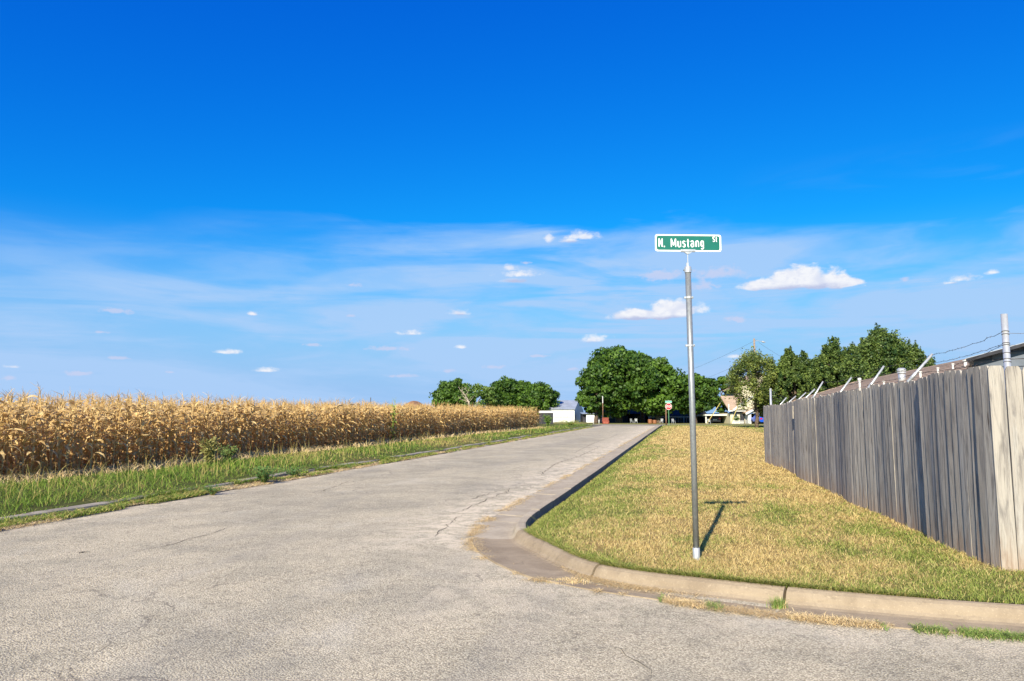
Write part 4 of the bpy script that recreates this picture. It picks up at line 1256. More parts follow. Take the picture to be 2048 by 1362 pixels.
# litter of dry leaves and stubble at the foot of the maize
n = 14000
t = np.exp(rng.uniform(math.log(9), math.log(66), n)); s = np.array([corn_edge(a) for a in t]) + rng.normal(0.1, .3, n); x, y = W(s, t)
o = blades('maize_litter', np.stack([x, y], -1), zt(y) + .19, rng.uniform(.05, .3, n), 0.02 * np.clip(t / 20, .7, 2.5), np.clip(rng.normal(0.1, .15, n), 0, 1), M['straw'], 1.0, 2)
tag(o, 'dry fallen maize leaves lying at the foot of the front row', 'leaf litter', kind='stuff')

# ------------------------------------------------------------------ weeds
def weed(name, loc, h, spread, n, label, cat='weed', mat=None, leafy=True, green=0.8, group=None):
    """a bushy plant: thin stems carrying many small leaves"""
    root = empty(name, loc); tag(root, label, cat, group)
    st = MB(); LV, LF, LR = [], [], []
    for k in range(n):
        a = random.uniform(0, 6.28); L = h * random.uniform(.6, 1.1); sp = spread * random.uniform(.2, 1)
        tip = Vector((math.cos(a) * sp, math.sin(a) * sp, L)); mid = Vector((tip.x * .35, tip.y * .35, L * .55))
        st.tube([(0, 0, -.02), mid, tip], [h * .012, h * .008, h * .003], 4)
        for j in range(10 if leafy else 4):
            u = random.uniform(.15, 1); p = (mid * (u / .5) if u < .5 else mid.lerp(tip, (u - .5) * 2))
            d = Vector((random.gauss(0, 1), random.gauss(0, 1), random.gauss(.2, .6))).normalized() * h * random.uniform(.08, .2); w = d.orthogonal().normalized() * d.length * .22
            n0 = len(LV); LV += [p, p + d * .5 + w, p + d, p + d * .5 - w]; LF.append((n0, n0 + 1, n0 + 2, n0 + 3)); LR += [random.random()] * 4
    mt = mat or M['weed_leaf']
    st.build('stems', mt, root)
    V = np.array([tuple(v) for v in LV])
    me = np_mesh('leaves', V, np.array(LF), mt, {'rnd': LR, 'green': np.full(len(V), green)})
    o = link('leaves', me, root)
    return root
def gp(px, py, z=0.0):
    x, y = G(px, py, z); return (x, y, float(zt(y)) + z)
weed('gutter_weed', gp(425, 990), .20, .34, 70, 'dark green spreading weed in the gutter, nearest of the three toward the camera', group='weeds in the left gutter')
weed('gutter_weed', gp(528, 968), .38, .40, 90, 'dark green bushy weed in the left gutter, middle one of the three', group='weeds in the left gutter')
weed('gutter_weed', gp(590, 955), .26, .45, 80, 'dark green low weed in the left gutter, farthest of the three', group='weeds in the left gutter')
weed('gutter_weed', gp(700, 938), .14, .34, 30, 'small dark green weed beside the road past the three bushy gutter weeds')
weed('roadside_bush', gp(418, 935, .15), .75, .26, 45, 'thin olive green weed bush standing between the roadside grass and the maize', 'bush', M['weed_leaf'], green=0.45)
weed('roadside_bush', gp(455, 928, .15), .50, .35, 50, 'lower yellow green weed bush beside the taller one at the maize edge', 'bush', M['weed_leaf'], green=0.6)
weed('tall_weed', gp(1096, 853, .15), 1.15, .6, 70, 'tall bright green weed clump at the far maize end before the black box', 'weed', M['leaf_bright'], green=.9)
weed('roadside_bush', gp(1140, 851, .15), .6, 1.8, 80, 'low green weed patch at the far end of the verge near the white barn', 'weed', M['verge_blade'], green=.8)
def tuft(loc, h, n, label, gm, spread=.06):
    x = loc[0] + rng.normal(0, spread, n); y = loc[1] + rng.normal(0, spread * .6, n)
    o = blades('grass_tuft', np.stack([x, y], -1) - np.array(loc[:2]), np.zeros(n), rng.uniform(h * .4, h, n), np.full(n, .005), np.clip(rng.normal(gm, .25, n), 0, 1), M['straw'], .6, 2)
    o.location = loc; tag(o, label, 'grass tuft', kind='stuff')
tuft(gp(1556, 1216), .12, 260, 'green grass tuft growing from the kerb joint right of the sign pole', .75, .03)
tuft(gp(1962, 1270), .05, 700, 'flat green grass patch on the road edge near the right side of the frame', .8, .09)
tuft(gp(1140, 1163), .04, 500, 'thin dead grass patch in the gutter at the foot of the corner kerb', .05, .12)
MB().box(-.05, .05, -.03, .03, 0, .018).build('litter', M['white_paint'], None, loc=gp(185, 1017), bevel=.006)
tag(bpy.data.objects['litter'], 'crushed white litter lying in the grass of the left gutter', 'litter')

# ------------------------------------------------------------------ trees
def limb(mb, a, b, r0, r1, rs, n=6, k=4, jit=.08):
    L = (b - a).length
    pts = [a.lerp(b, i / k) + (Vector((rs.gauss(0, 1), rs.gauss(0, 1), rs.gauss(0, .5))) * L * jit if 0 < i < k else Vector()) for i in range(k + 1)]
    mb.tube(pts, [r0 + (r1 - r0) * i / k for i in range(k + 1)], n)
    return pts
def tree(loc, H, hw, label, seed, mat, crown_base=0.2, trunk_r=0.3, leaf=0.30, nclump=70, per=150, style='round', cat='tree', group=None, name='tree', depth=None, flat=0.0):
    rs = random.Random(seed); r_ = np.random.default_rng(seed)
    root = empty(name, loc); tag(root, label, cat, group)
    tr = MB(); zc = H * (crown_base + 1) / 2; hz = H * (1 - crown_base) / 2; hd = depth or hw
    top = Vector((rs.gauss(0, .03) * H, rs.gauss(0, .03) * H, H * .8))
    limb(tr, Vector((0, 0, -.3)), Vector((0, 0, H * crown_base * .9 + .3)), trunk_r * 1.25, trunk_r * .8, rs, 10, 3, .03)
    limb(tr, Vector((0, 0, H * crown_base * .9 + .2)), top, trunk_r * .8, trunk_r * .15, rs, 8, 5, .04)
    C = []
    for k in range(nclump):
        # points through an uneven ellipsoid, denser to the outside
        while True:
            v = Vector((rs.uniform(-1, 1), rs.uniform(-1, 1), rs.uniform(-1, 1)))
            if v.length <= 1: break
        v = v.normalized() * (v.length ** .45) * (0.80 + .20 * rs.random())
        if style == 'round':
            zz = v.z; sh = 1 - .25 * max(0, zz) ** 2
            if zz < 0: sh = 1.0 - .18 * zz * zz
        elif style == 'spiky':
            zz = v.z; sh = 1.16 - .50 * max(0, (zz + 1) / 2) ** 1.6
        c = Vector((v.x * hw * sh, v.y * hd * sh, zc + zz * hz))
        C.append(c)
    SPK = []
    if style == 'spiky':
        for k in range(int(nclump * .55)):
            a = rs.uniform(0, 6.28); u_ = rs.random() ** .5 * .9
            zz = (1 - u_ ** 1.5) * 1.25 - .25 + rs.uniform(-.12, .05); sh = 1.16 - .50 * max(0, (zz + 1) / 2) ** 1.6
            SPK.append(Vector((math.cos(a) * u_ * hw * sh, math.sin(a) * u_ * hd * sh, zc + zz * hz)))
    for k in range(0, nclump, 3):
        c = C[k]; z0 = min(H * .7, max(H * crown_base * .8, c.z - .45 * math.hypot(c.x, c.y)))
        limb(tr, Vector((top.x * z0 / (H * .8) * .5, 0, z0)), c, trunk_r * .28, trunk_r * .05, rs, 5, 3, .06)
    tr.build('trunk', M['bark'], root, True)
    VV, RR = [], []
    for ci, c in enumerate(C + SPK):
        cr = (0.17 + .14 * rs.random()) * min(hw, hz * 1.3) * (.72 if style == 'spiky' else rs.choice((.75, 1, 1.2)))
        n = int(per * rs.uniform(.7, 1.3))
        if ci >= len(C):
            n = int(n * .35); q = np.clip(r_.normal(0, 1, (n, 3)), -1.7, 1.7) * np.array([.2, .2, .65]) * cr * rs.uniform(.6, 1.4)
            q[:, :2] *= (1.1 - q[:, 2:] / (cr * 1.2)).clip(.2, 1.8)
        elif style == 'spiky':
            q = np.clip(r_.normal(0, 1, (n, 3)), -1.8, 1.8) * np.array([.36, .36, .62]) * cr
        else:
            q = r_.normal(0, 1, (n, 3)); q /= np.linalg.norm(q, axis=1)[:, None]; q *= (r_.uniform(.35, 1.05, n) ** .6)[:, None] * cr * np.array([1.1, 1.1, .75])
        ce = np.array(c)[None] + q
        ce[:, 2] = np.maximum(ce[:, 2], H * crown_base * .75)
        nrm_ = q / (np.linalg.norm(q, axis=1)[:, None] + 1e-6) + r_.normal(0, .75, (n, 3)); nrm_ /= np.linalg.norm(nrm_, axis=1)[:, None]
        a = np.cross(nrm_, r_.normal(0, 1, (n, 3))); a /= np.linalg.norm(a, axis=1)[:, None] + 1e-9; b = np.cross(nrm_, a)
        sz = leaf * r_.uniform(.5, 1.2, n)[:, None]
        VV.append(np.stack([ce - a * sz * .5, ce + b * sz * .28 + nrm_ * sz * .08, ce + a * sz * .5, ce - b * sz * .28], 1))
        tone = rs.gauss(.45, .24)
        RR.append(np.repeat(np.clip(tone + r_.normal(0, .25, n), 0, 1), 4))
    V = np.concatenate(VV).reshape(-1, 3); Fq = np.arange(len(V)).reshape(-1, 4)
    link('crown', np_mesh('crown', V, Fq, mat, {'rnd': np.concatenate(RR)}), root)
    return root
def tree_px(cx_, top, hwpx, Y, basey=849, **kw):
    k = F_PX * 1.0 / Y
    x = D(cx_, 835, Y).x; z = float(zt(Y)) + .02
    H = D(cx_, top, Y).z - z
    return tree((x, Y, z), H, hwpx / k, **kw)
PEC, BRI, OAK = M['leaf_pecan'], M['leaf_bright'], M['leaf_oak']
tree_px(1238, 697, 78, 117, label='largest broad dark green tree left of the sign pole, beyond the cross street', seed=1, mat=PEC, crown_base=.10, trunk_r=.55, leaf=.62, nclump=150, per=190)
tree_px(1318, 722, 60, 114, label='broad green tree between the largest tree and the sign pole', seed=2, mat=PEC, crown_base=.12, trunk_r=.45, leaf=.6, nclump=110, per=170)
tree_px(1285, 708, 45, 121, label='tall tree whose crown joins the right shoulder of the largest tree', seed=12, mat=PEC, crown_base=.2, trunk_r=.4, leaf=.6, nclump=70, per=150)
tree_px(1390, 742, 44, 113, label='mid green rounded tree just right of the sign pole beyond the street', seed=3, mat=PEC, crown_base=.14, trunk_r=.35, leaf=.55, nclump=80, per=150)
tree_px(1446, 754, 30, 121, label='small dark tree between the rounded tree and the cream house', seed=4, mat=PEC, crown_base=.25, trunk_r=.25, leaf=.5, nclump=50, per=130)
tree_px(1192, 760, 34, 112, label='low outer tree at the left foot of the largest tree beside the white barn', seed=13, mat=PEC, crown_base=.22, trunk_r=.3, leaf=.5, nclump=60, per=150)
tree_px(905, 758, 40, 140, label='dark rounded tree at the left end of the group behind the maize', seed=5, mat=PEC, crown_base=.12, trunk_r=.3, leaf=.5, nclump=130, per=160)
tree_px(960, 764, 34, 134, label='yellow green smaller tree behind the bare dead tree', seed=6, mat=BRI, crown_base=.1, trunk_r=.2, leaf=.45, nclump=45, per=120)
tree_px(1018, 758, 48, 140, label='wide dark tree in the middle of the group behind the maize', seed=7, mat=PEC, crown_base=.1, trunk_r=.35, leaf=.5, nclump=130, per=160)
tree_px(1078, 768, 38, 136, label='dark tree at the right end of the group, overhanging the black box', seed=8, mat=PEC, crown_base=.1, trunk_r=.3, leaf=.5, nclump=130, per=160)
# bare dead tree
p = D(930, 835, 124); root = empty('dead_tree', (p.x + .5, 124, float(zt(124)))); tag(root, 'bare grey dead tree in front of the tree group behind the maize', 'tree')
rs = random.Random(3); mb = MB()
pts = limb(mb, Vector((1.0, 0, 0)), Vector((-.2, 0, 4.0)), .14, .08, rs, 6, 5, .03)
mb.build('trunk', M['bark_dead'], root, True)
for k in range(9):
    a = pts[2 + k % 4]; e = a + Vector((rs.uniform(-2.0, 1.6), rs.uniform(-.8, .8), rs.uniform(.8, 2.6)))
    b_ = MB(); q = limb(b_, a, e, .055, .02, rs, 5, 4, .08)
    for j in range(4): limb(b_, q[1 + j % 3], q[1 + j % 3] + Vector((rs.uniform(-1, 1), rs.uniform(-.5, .5), rs.uniform(.2, 1.1))), .03, .01, rs, 4, 3, .1)
    b_.build('branch', M['bark_dead'], root, True)
# trees behind the fence
def oak(cx_, top, hwp, Y, label, seed, **kw):
    a = dict(crown_base=.12, trunk_r=.25, leaf=.22, nclump=170, per=200, style='spiky'); a.update(kw)
    return tree_px(cx_, top, hwp, Y, label=label, seed=seed, mat=M['leaf_olive'] if seed == 22 else OAK, **a)
ox, oy = G(1514, 856, .1)
root = tree((ox, oy, float(zt(oy)) + .1), D(1514, 703, oy).z - float(zt(oy)), 3.1, 'evergreen yard tree with a bare reddish trunk shading the lawn before the cream house', 21, M['leaf_olive'], .24, .16, .22, 120, 110, 'spiky')
tree_px(1045, 760, 40, 143, label='dark tree filling the right half of the group behind the maize', seed=41, mat=PEC, crown_base=.1, trunk_r=.3, leaf=.5, nclump=110, per=150)
oak(1565, 748, 55, 74, 'low wide yellow green tree right of the utility pole above the fence end', 22, crown_base=.1)
oak(1584, 697, 36, 70, 'slim pointed tree, first tall tip right of the utility pole', 23, nclump=120)
oak(1612, 704, 32, 71, 'second slim pointed tree, just right of the first tall tip', 33, nclump=110)
oak(1668, 678, 44, 66, 'pointed green tree between the slim ones and the tallest behind the fence', 24)
oak(1765, 660, 72, 62, 'tallest broad green tree rising behind the barbed wire', 25, nclump=260)
oak(1832, 682, 50, 62, 'rightmost green tree above the brown shingle roof', 26, nclump=180)
oak(1635, 740, 75, 72, 'low dark tree filling the gap below the pointed tips', 27, nclump=150)
oak(1712, 690, 50, 67, 'middle tree tucked behind the tallest tree on its left', 28, nclump=130)
# ------------------------------------------------------------------ brown roofed house and grey building behind the fence
house = empty('brown_roof_house', tuple(P(8.5, 38, 0))); house.rotation_euler = (0, 0, YAW)
tag(house, 'low house with a long brown shingle roof behind the wooden fence', 'house')
hz0 = house.location.z
# local frame: x = s - 8.5, y = t - 38
RS, RE = 10.4 - 8.5, 6.3 - 8.5
zr, ze = 3.72 - hz0, 2.30 - hz0
def slab4(a, b, c, d, th=.05):
    a, b, c, d = map(Vector, (a, b, c, d)); up = (b - a).cross(d - a).normalized() * th
    if up.z < 0: up = -up
    return MB().add([a, b, c, d, a + up, b + up, c + up, d + up], [(3, 2, 1, 0), (4, 5, 6, 7), (0, 1, 5, 4), (1, 2, 6, 5), (2, 3, 7, 6), (3, 0, 4, 7)])
y0_, y1_, hip = -7.6, 14.5, 4.2
rf = MB()
th = .12
for course in range(14):
    u0, u1 = course / 14, (course + 1) / 14
    def pt(u, end): # end 0 near, 1 far (hipped)
        x = RE + (RS - RE) * u; z = ze + (zr - ze) * u; y = (-18.8 + 10.4 * u) if end == 0 else y1_ - hip * u
        return Vector((x, y, z))
    a, b, c, d = pt(u0, 0), pt(u0, 1), pt(u1, 1), pt(u1, 0)
    lift = Vector((0, 0, .035))
    o = MB().add([a + lift, b + lift, c + lift * .2, d + lift * .2, a, b, c - lift, d - lift], [(0, 1, 2, 3), (7, 6, 5, 4), (0, 4, 5, 1), (1, 5, 6, 2), (2, 6, 7, 3), (3, 7, 4, 0)])
    if course == 0: roof = o.build('roof', M['shingle'], house)
    else: o.build('shingle_course', M['shingle'], roof)
slab4((RS, y0_, zr), (RS, y1_ - hip, zr), (RS * 2 - RE, y1_, ze), (RS * 2 - RE, y0_, ze)).build('roof', M['shingle'], house)
slab4((RE, y1_, ze), (RS, y1_ - hip, zr), (RS, y1_ - hip, zr), (RS * 2 - RE, y1_, ze)).build('roof', M['shingle'], house)
MB().box(RE + .4, RS * 2 - RE - .4, y0_ + .2, y1_ - .4, -.2, ze + .08).build('wall', M['grey_siding'], house)
def on_roof(px, py):
    """where the sight line at that photo point meets the near roof slope"""
    best = None
    for k in range(4000):
        Y = 20 + k * .012; q = D(px, py, Y); s_, t_ = ST(q.x, q.y)
        if s_ < 6.3 or s_ > 10.4: continue
        zz = (ze + hz0) + (zr - ze) * (s_ - 6.3) / 4.1
        if q.z <= zz + .05: return q
    return None
def vent(px, pyb, pyt, w, kind):
    q = on_roof(px, pyb)
    if q is None:
        q = D(px, pyb, 36)
    top_ = D(px, pyt, q.y).z; h = top_ - q.z; r_ = w * q.y / F_PX / 2
    a = ST(q.x, q.y); L = Vector((a[0] - 8.5, a[1] - 38, q.z - hz0))
    if kind == 'big':
        v = MB().tube([L - Vector((0, 0, .2)), L + Vector((0, 0, h * .6))], r_ * .8, 14).build('roof_vent', M['galv_bright'], house, True)
        MB().tube([L + Vector((0, 0, h * .55)), L + Vector((0, 0, h * .62)), L + Vector((0, 0, h * .7)), L + Vector((0, 0, h * .74)), L + Vector((0, 0, h * .9)), L + Vector((0, 0, h))], [r_, r_, r_ * .82, r_, r_, r_ * .6], 14).build('vent_cap', M['galv_bright'], v)
    else:
        v = MB().tube([L - Vector((0, 0, .15)), L + Vector((0, 0, h * .8))], r_ * .6, 8).build('roof_vent', M['white_paint'], house, True)
        MB().tube([L + Vector((0, 0, h * .8)), L + Vector((0, 0, h))], [r_, r_], 8).build('vent_cap', M['white_paint'], v)
for a in ((1720, 781, 756, 7, 's'), (1768, 772, 762, 6, 's'), (1804, 760, 736, 17, 'big'), (1841, 753, 743, 7, 's'), (1876, 745, 735, 6, 's'), (1906, 737, 727, 6, 's'), (1931, 730, 720, 10, 's')): vent(*a)
# grey building, gable end to the street
gc = D(1948, 716, 16.2); gl = Vector((gc.x, gc.y, float(zt(gc.y))))
ga = math.atan2(gl.x, gl.y)
gb = empty('grey_building', tuple(gl), -(ga + R(2.0)))
tag(gb, 'grey sided building with a metal roof at the right edge behind the steel post', 'building')
gz = gl.z
e0, pitch = gc.z - gz - .04, .27
Wd = 9.0
mb = MB().prism([(0, -.2), (Wd, -.2), (Wd, e0), (Wd / 2, e0 + pitch * Wd / 2), (0, e0)], 0, 6); mb.build('wall', M['shaded_siding'], gb)
for k in range(18):
    z = k * .16 + 1.3
    x0 = 0 if z < e0 - .1 else (z - e0 + .1) / pitch
    if x0 > Wd / 2: break
    MB().box(x0 - .01, Wd - x0 + .01, -.035, -.012, z, z + .145).build('siding_board', M['shaded_siding'], gb)
for sgn in (0, 1):
    xa, xb = (-.14, Wd / 2) if sgn == 0 else (Wd + .14, Wd / 2)
    za, zb_ = e0 - pitch * .14 + .03, e0 + pitch * Wd / 2 + .03
    slab4((xa, -.25, za), (xb, -.25, zb_), (xb, 6.3, zb_), (xa, 6.3, za), .035).build('roof', M['grey_metal'], gb)
    MB().prism([(xa, za - .05), (xb, zb_ - .05), (xb, zb_ + .02), (xa, za + .02)], -.28, -.252).build('fascia', M['dark'], gb)
MB().box(-.04, .1, -.06, -.036, -.2, e0 - .12).build('corner_trim', M['dark'], gb)

# ------------------------------------------------------------------ utility pole with lines
uy = 98.0
up = D(1514, 848, uy); ut = D(1514, 677, uy)
pole = empty('utility_pole', (up.x, uy, float(zt(uy)))); tag(pole, 'tall wooden utility pole rising beside the cream house', 'utility pole')
ph = ut.z - float(zt(uy))
MB().tube([(0, 0, -.2), (0, 0, ph * .5), (0, 0, ph)], [.17, .15, .12], 10).build('post', M['pole_wood'], pole, True)
MB().tube([(.1, 0, ph - .35), (.5, 0, ph - .28), (1.1, 0, ph - .42)], [.04, .035, .03], 6).build('lamp_arm', M['galv_bright'], pole)
MB().tube([(1.0, 0, ph - .40), (1.2, 0, ph - .45), (1.5, 0, ph - .5)], [.08, .12, .04], 8).build('lamp', M['galv_bright'], pole)
MB().tube([(-.18, -.1, ph - .9), (-.18, -.1, ph - .2)], .16, 10).build('transformer', M['galv'], pole) if False else None
def cable(a, b, sag, name, label, par=None, r=.012, n=14, mat='rust'):
    a, b = Vector(a), Vector(b)
    pts = [a.lerp(b, k / n) - Vector((0, 0, sag * 4 * (k / n) * (1 - k / n))) for k in range(n + 1)]
    o = MB().tube(pts, r, 4).build(name, M[mat], par)
    if label: tag(o, label, 'power line')
    return o
cable(ut - Vector((0, 0, .15)), D(1180, 790, 150), 1.5, 'power_line', 'upper power line running from the utility pole down toward the large tree')
cable(ut - Vector((0, 0, 2.4)), D(1200, 852, 150) + Vector((0, 0, 2)), .5, 'power_line', 'lower cable slanting from the utility pole toward the rounded tree')
cable(ut - Vector((0, 0, .5)) + Vector((.2, 0, 0)), D(1700, 760, 80), .8, 'power_line', 'power line dropping from the pole lamp into the trees on its right')
for gx, zz, lab in ((1412, 1.0, 'guy wire with a yellow guard anchored left of the carport'), (1461, 2.2, 'guy wire with a yellow guard anchored before the cream house')):
    b = D(gx, 847, 96); b.z = float(zt(96))
    a = ut - Vector((0, 0, zz)); g_ = empty('guy_wire', tuple(b)); tag(g_, lab, 'guy wire', 'guy wires of the utility pole')
    d = a - b
    MB().tube([(0, 0, 0), tuple(d)], .018, 4).build('cable', M['rust'], g_)
    MB().tube([tuple(d * .01), tuple(d * .27)], .045, 8).build('guard', M['yellow'], g_, True)

# ------------------------------------------------------------------ stop sign
sxp, syp = G(1338, 852.5)
stp = empty('stop_sign', (sxp, syp, float(zt(syp)) + .1)); tag(stp, 'red stop sign with a small teal name blade at the far road end', 'stop sign')
zc = D(1337, 813, syp).z - stp.location.z
MB().bar((0, 0.02, 0), (0, 0.02, zc + .75), .06, .05).build('post', M['green_post'], stp)
oct_ = lambda r: [(r * math.cos(R(22.5 + 45 * k)), zc + r * math.sin(R(22.5 + 45 * k))) for k in range(8)]
pn = MB().prism(oct_(.40), -.006, 0).build('panel', M['sign_white'], stp)
MB().prism(oct_(.365), -.012, -.0065).build('red_face', M['sign_red'], pn)
letters('STOP', .34, (0, -.018, zc - .12), M['sign_white'], pn, .72, .006, align='CENTER', ext=.002)
zb_ = D(1337, 803.5, syp).z - stp.location.z
bl = MB().box(-.38, .38, -.004, .004, zb_ - .11, zb_ + .11).build('street_name_blade', M['sign_teal'], stp)
MB().box(-.38, .38, -.010, -.0045, zb_ + .075, zb_ + .11).build('white_border', M['sign_white'], bl); MB().box(-.38, .38, -.010, -.0045, zb_ - .11, zb_ - .075).build('white_border', M['sign_white'], bl)
wx_, wy_ = G(1332.5, 852.5)
wp = MB().tube([(0, 0, 0), (0, 0, D(1332, 819, wy_).z - float(zt(wy_)))], .075, 8).build('wooden_post', M['wood_post'], None, True, loc=(wx_, wy_, float(zt(wy_)) + .02))
tag(wp, 'short reddish wooden post standing just left of the stop sign', 'post')
# grey thin pole left of the trees
q = D(1206, 847, 104); wp = MB().tube([(0, 0, 0), (0, 0, (847 - 803) / 14.2)], .06, 8); wp = wp.build('thin_pole', M['wood_post'], None, True, loc=(q.x, 104, float(zt(104))))
tag(wp, 'thin pole with a pale top in front of the largest tree', 'pole')
MB().tube([(0, 0, (847 - 806) / 14.2), (0, 0, (847 - 792) / 14.2)], .062, 8).build('pale_top', M['white_paint'], wp)
q = D(741, 815, 130); wp = MB().tube([(0, 0, 0), (0, 0, D(741, 795, 130).z - float(zt(130)))], .07, 6).build('antenna_mast', M['rust'], None, loc=(q.x, 130, float(zt(130)))); tag(wp, 'thin dark mast poking above the maize against the sky', 'mast')

# ------------------------------------------------------------------ far buildings
def pad(px0, px1, Y):
    a, b = D(px0, 840, Y).x, D(px1, 840, Y).x; return a, b
Zf = lambda Y: float(zt(Y))
def zpx(py, Y): return D(1024, py, Y).z - Zf(Y)
# white metal barn
Y = 134; a, b = pad(1092, 1149, Y); c_ = D(1166, 840, Y).x
barn = empty('metal_barn', (a, Y, Zf(Y))); tag(barn, 'white metal barn with a pale grey roof between the two tree groups', 'barn')
w = b - a; ez = zpx(819.5, Y); dp = 12.0; rz_ = D(1158, 801.5, Y + 6).z - Zf(Y); xr_ = D(1167, 840, Y + dp).x - a; xm_ = D(1158, 840, Y + 6).x - a
MB().box(0, w, 0, dp, -.2, ez).build('wall', M['white_metal'], barn)
# gable side turned slightly: right side wall as its own panel, its shade put in as grey
MB().add([(w, 0, -.2), (xr_, dp, -.2), (xr_, dp, ez), (xm_, dp / 2, rz_), (w, 0, ez), (w - .3, 0, -.2), (w - .3, dp, -.2), (w - .3, dp, ez), (w - .3, dp / 2, rz_ - .2), (w - .3, 0, ez)],
         [(0, 1, 2, 3, 4), (9, 8, 7, 6, 5)]).build('side_wall', M['grey_metal'], barn)
rfo = slab4((-.3, -.2, ez), (w + .1, -.2, ez), (xm_, dp / 2, rz_), (-.3, dp / 2, rz_), .1).build('roof', M['grey_metal'], barn)
slab4((-.3, dp + .2, ez), (xr_, dp + .2, ez), (xm_, dp / 2, rz_), (-.3, dp / 2, rz_), .1).build('roof', M['grey_metal'], barn)
for k in range(1, 12): MB().bar((k * w / 12, -.22, ez + .12), (k * w / 12, dp / 2, rz_ + .12), .06, .04).build('roof_seam', M['grey_metal'], rfo)
d0, d1 = D(1108, 840, Y).x - a, D(1145, 840, Y).x - a; dh = zpx(834.5, Y)
dr = MB().box(d0, d1, -.06, -.003, 0, dh).build('roller_door', M['white_paint'], barn)
MB().box(d0 - .08, d1 + .08, -.09, -.062, dh, dh + .18).build('door_frame', M['grey_siding'], dr); MB().box(d1, d1 + .15, -.09, -.004, 0, dh).build('door_frame', M['grey_siding'], dr)
# white shed right of it
Y = 132; a, b = pad(1169, 1190, Y)
sh = empty('white_shed', (a, Y, Zf(Y))); tag(sh, 'small white shed with a bay coloured dark as a shaded opening between the barn and the largest tree', 'shed')
MB().box(.35, b - a, 0, 5, -.1, zpx(829, Y)).build('wall', M['white_metal'], sh); MB().box(-.25, .35, .5, 5, -.1, zpx(828, Y)).build('shade_dark_bay', M['dark'], sh)  # bay is a solid box, the opening's shade is its dark colour
slab4((-.4, -.3, zpx(828, Y)), (b - a + .2, -.3, zpx(828, Y)), (b - a + .2, 5, zpx(825, Y)), (-.4, 5, zpx(825, Y))).build('roof', M['grey_metal'], sh)
# black box with white top at the end of the maize
Y = 92; a, b = pad(1079, 1107.5, Y)
bxo = empty('black_container', (a, Y, Zf(Y))); tag(bxo, 'black box container with a white top at the far end of the maize', 'container')
h = zpx(826, Y); w = b - a
MB().box(.05, w - .05, 0, 2.2, 0.05, h).build('body', M['dark'], bxo)
for k in range(7): MB().box(.1 + k * (w - .2) / 7, .16 + k * (w - .2) / 7, -.05, -.002, .1, h - .05).build('rib', M['dark'], bxo)
MB().box(-.03, w + .03, -.12, 2.3, h + .003, zpx(821.5, Y)).build('white_top', M['white_paint'], bxo)
# dark house under the trees
def win(par, x0, x1, z0, z1, yf, fm='white_paint'):
    f = MB().box(x0 - .06, x1 + .06, yf - .05, yf - .003, z0 - .06, z1 + .06).build('window', M[fm], par)
    MB().box(x0, x1, yf - .07, yf - .052, z0, z1).build('pane', M['glass'], f)
Y = 125; a, b = pad(1206, 1292, Y); w = b - a
dh = empty('shaded_house', (a, Y, Zf(Y))); tag(dh, 'low house under the largest tree, walls coloured dark for its deep shade', 'house')
h = zpx(828, Y)
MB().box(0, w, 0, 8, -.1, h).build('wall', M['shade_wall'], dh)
slab4((-.4, -.6, h), (w + .4, -.6, h), (w + .4, 4, h + 1.4), (-.4, 4, h + 1.4)).build('roof', M['navy_roof'], dh)
slab4((-.4, 8.6, h), (w + .4, 8.6, h), (w + .4, 4, h + 1.4), (-.4, 4, h + 1.4)).build('roof', M['navy_roof'], dh)
x0 = D(1230, 840, Y).x - a; x1 = D(1238, 840, Y).x - a
MB().box(x0, x1, -.08, -.004, 0, h * .82).build('door', M['door_grey'], dh); win(dh, 0.6, 1.6, .7, 1.5, 0, 'dark'); win(dh, w - 2.2, w - 1.0, .7, 1.5, 0, 'dark')
# porch house
Y = 122; a, b = pad(1298, 1414, Y); w = b - a
po = empty('porch_house', (a, Y, Zf(Y))); tag(po, 'dark house with a navy roof and a white railed porch behind the stop sign', 'house')
h = zpx(832.5, Y)
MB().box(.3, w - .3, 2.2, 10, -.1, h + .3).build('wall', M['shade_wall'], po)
slab4((-.2, -.2, h + .05), (w + .2, -.2, h + .05), (w + .2, 6, h + 2.3), (-.2, 6, h + 2.3)).build('roof', M['navy_roof'], po)
slab4((-.2, 10.4, h + .3), (w + .2, 10.4, h + .3), (w + .2, 6, h + 2.3), (-.2, 6, h + 2.3)).build('roof', M['navy_roof'], po)
MB().box(-.1, w + .1, -.15, .05, h - .1, h + .04).build('porch_beam', M['white_paint'], po)
for k in range(6): MB().box(k * w / 5 - .07, k * w / 5 + .07, -.1, .04, 0, h - .102).build('porch_post', M['white_paint'], po)
MB().box(.1, w - .1, -.06, .0, .82, .9).build('rail', M['white_paint'], po)
for k in range(40):
    x = .2 + k * (w - .4) / 40
    MB().box(x, x + .05, -.05, -.01, .1, .818).build('baluster', M['door_grey'] if k % 2 else M['white_paint'], po)
win(po, 2, 3.2, .8, 1.9, 2.2); win(po, 5.6, 6.8, .8, 1.9, 2.2); MB().box(4, 4.9, 2.14, 2.196, 0, 2).build('door', M['door_grey'], po)
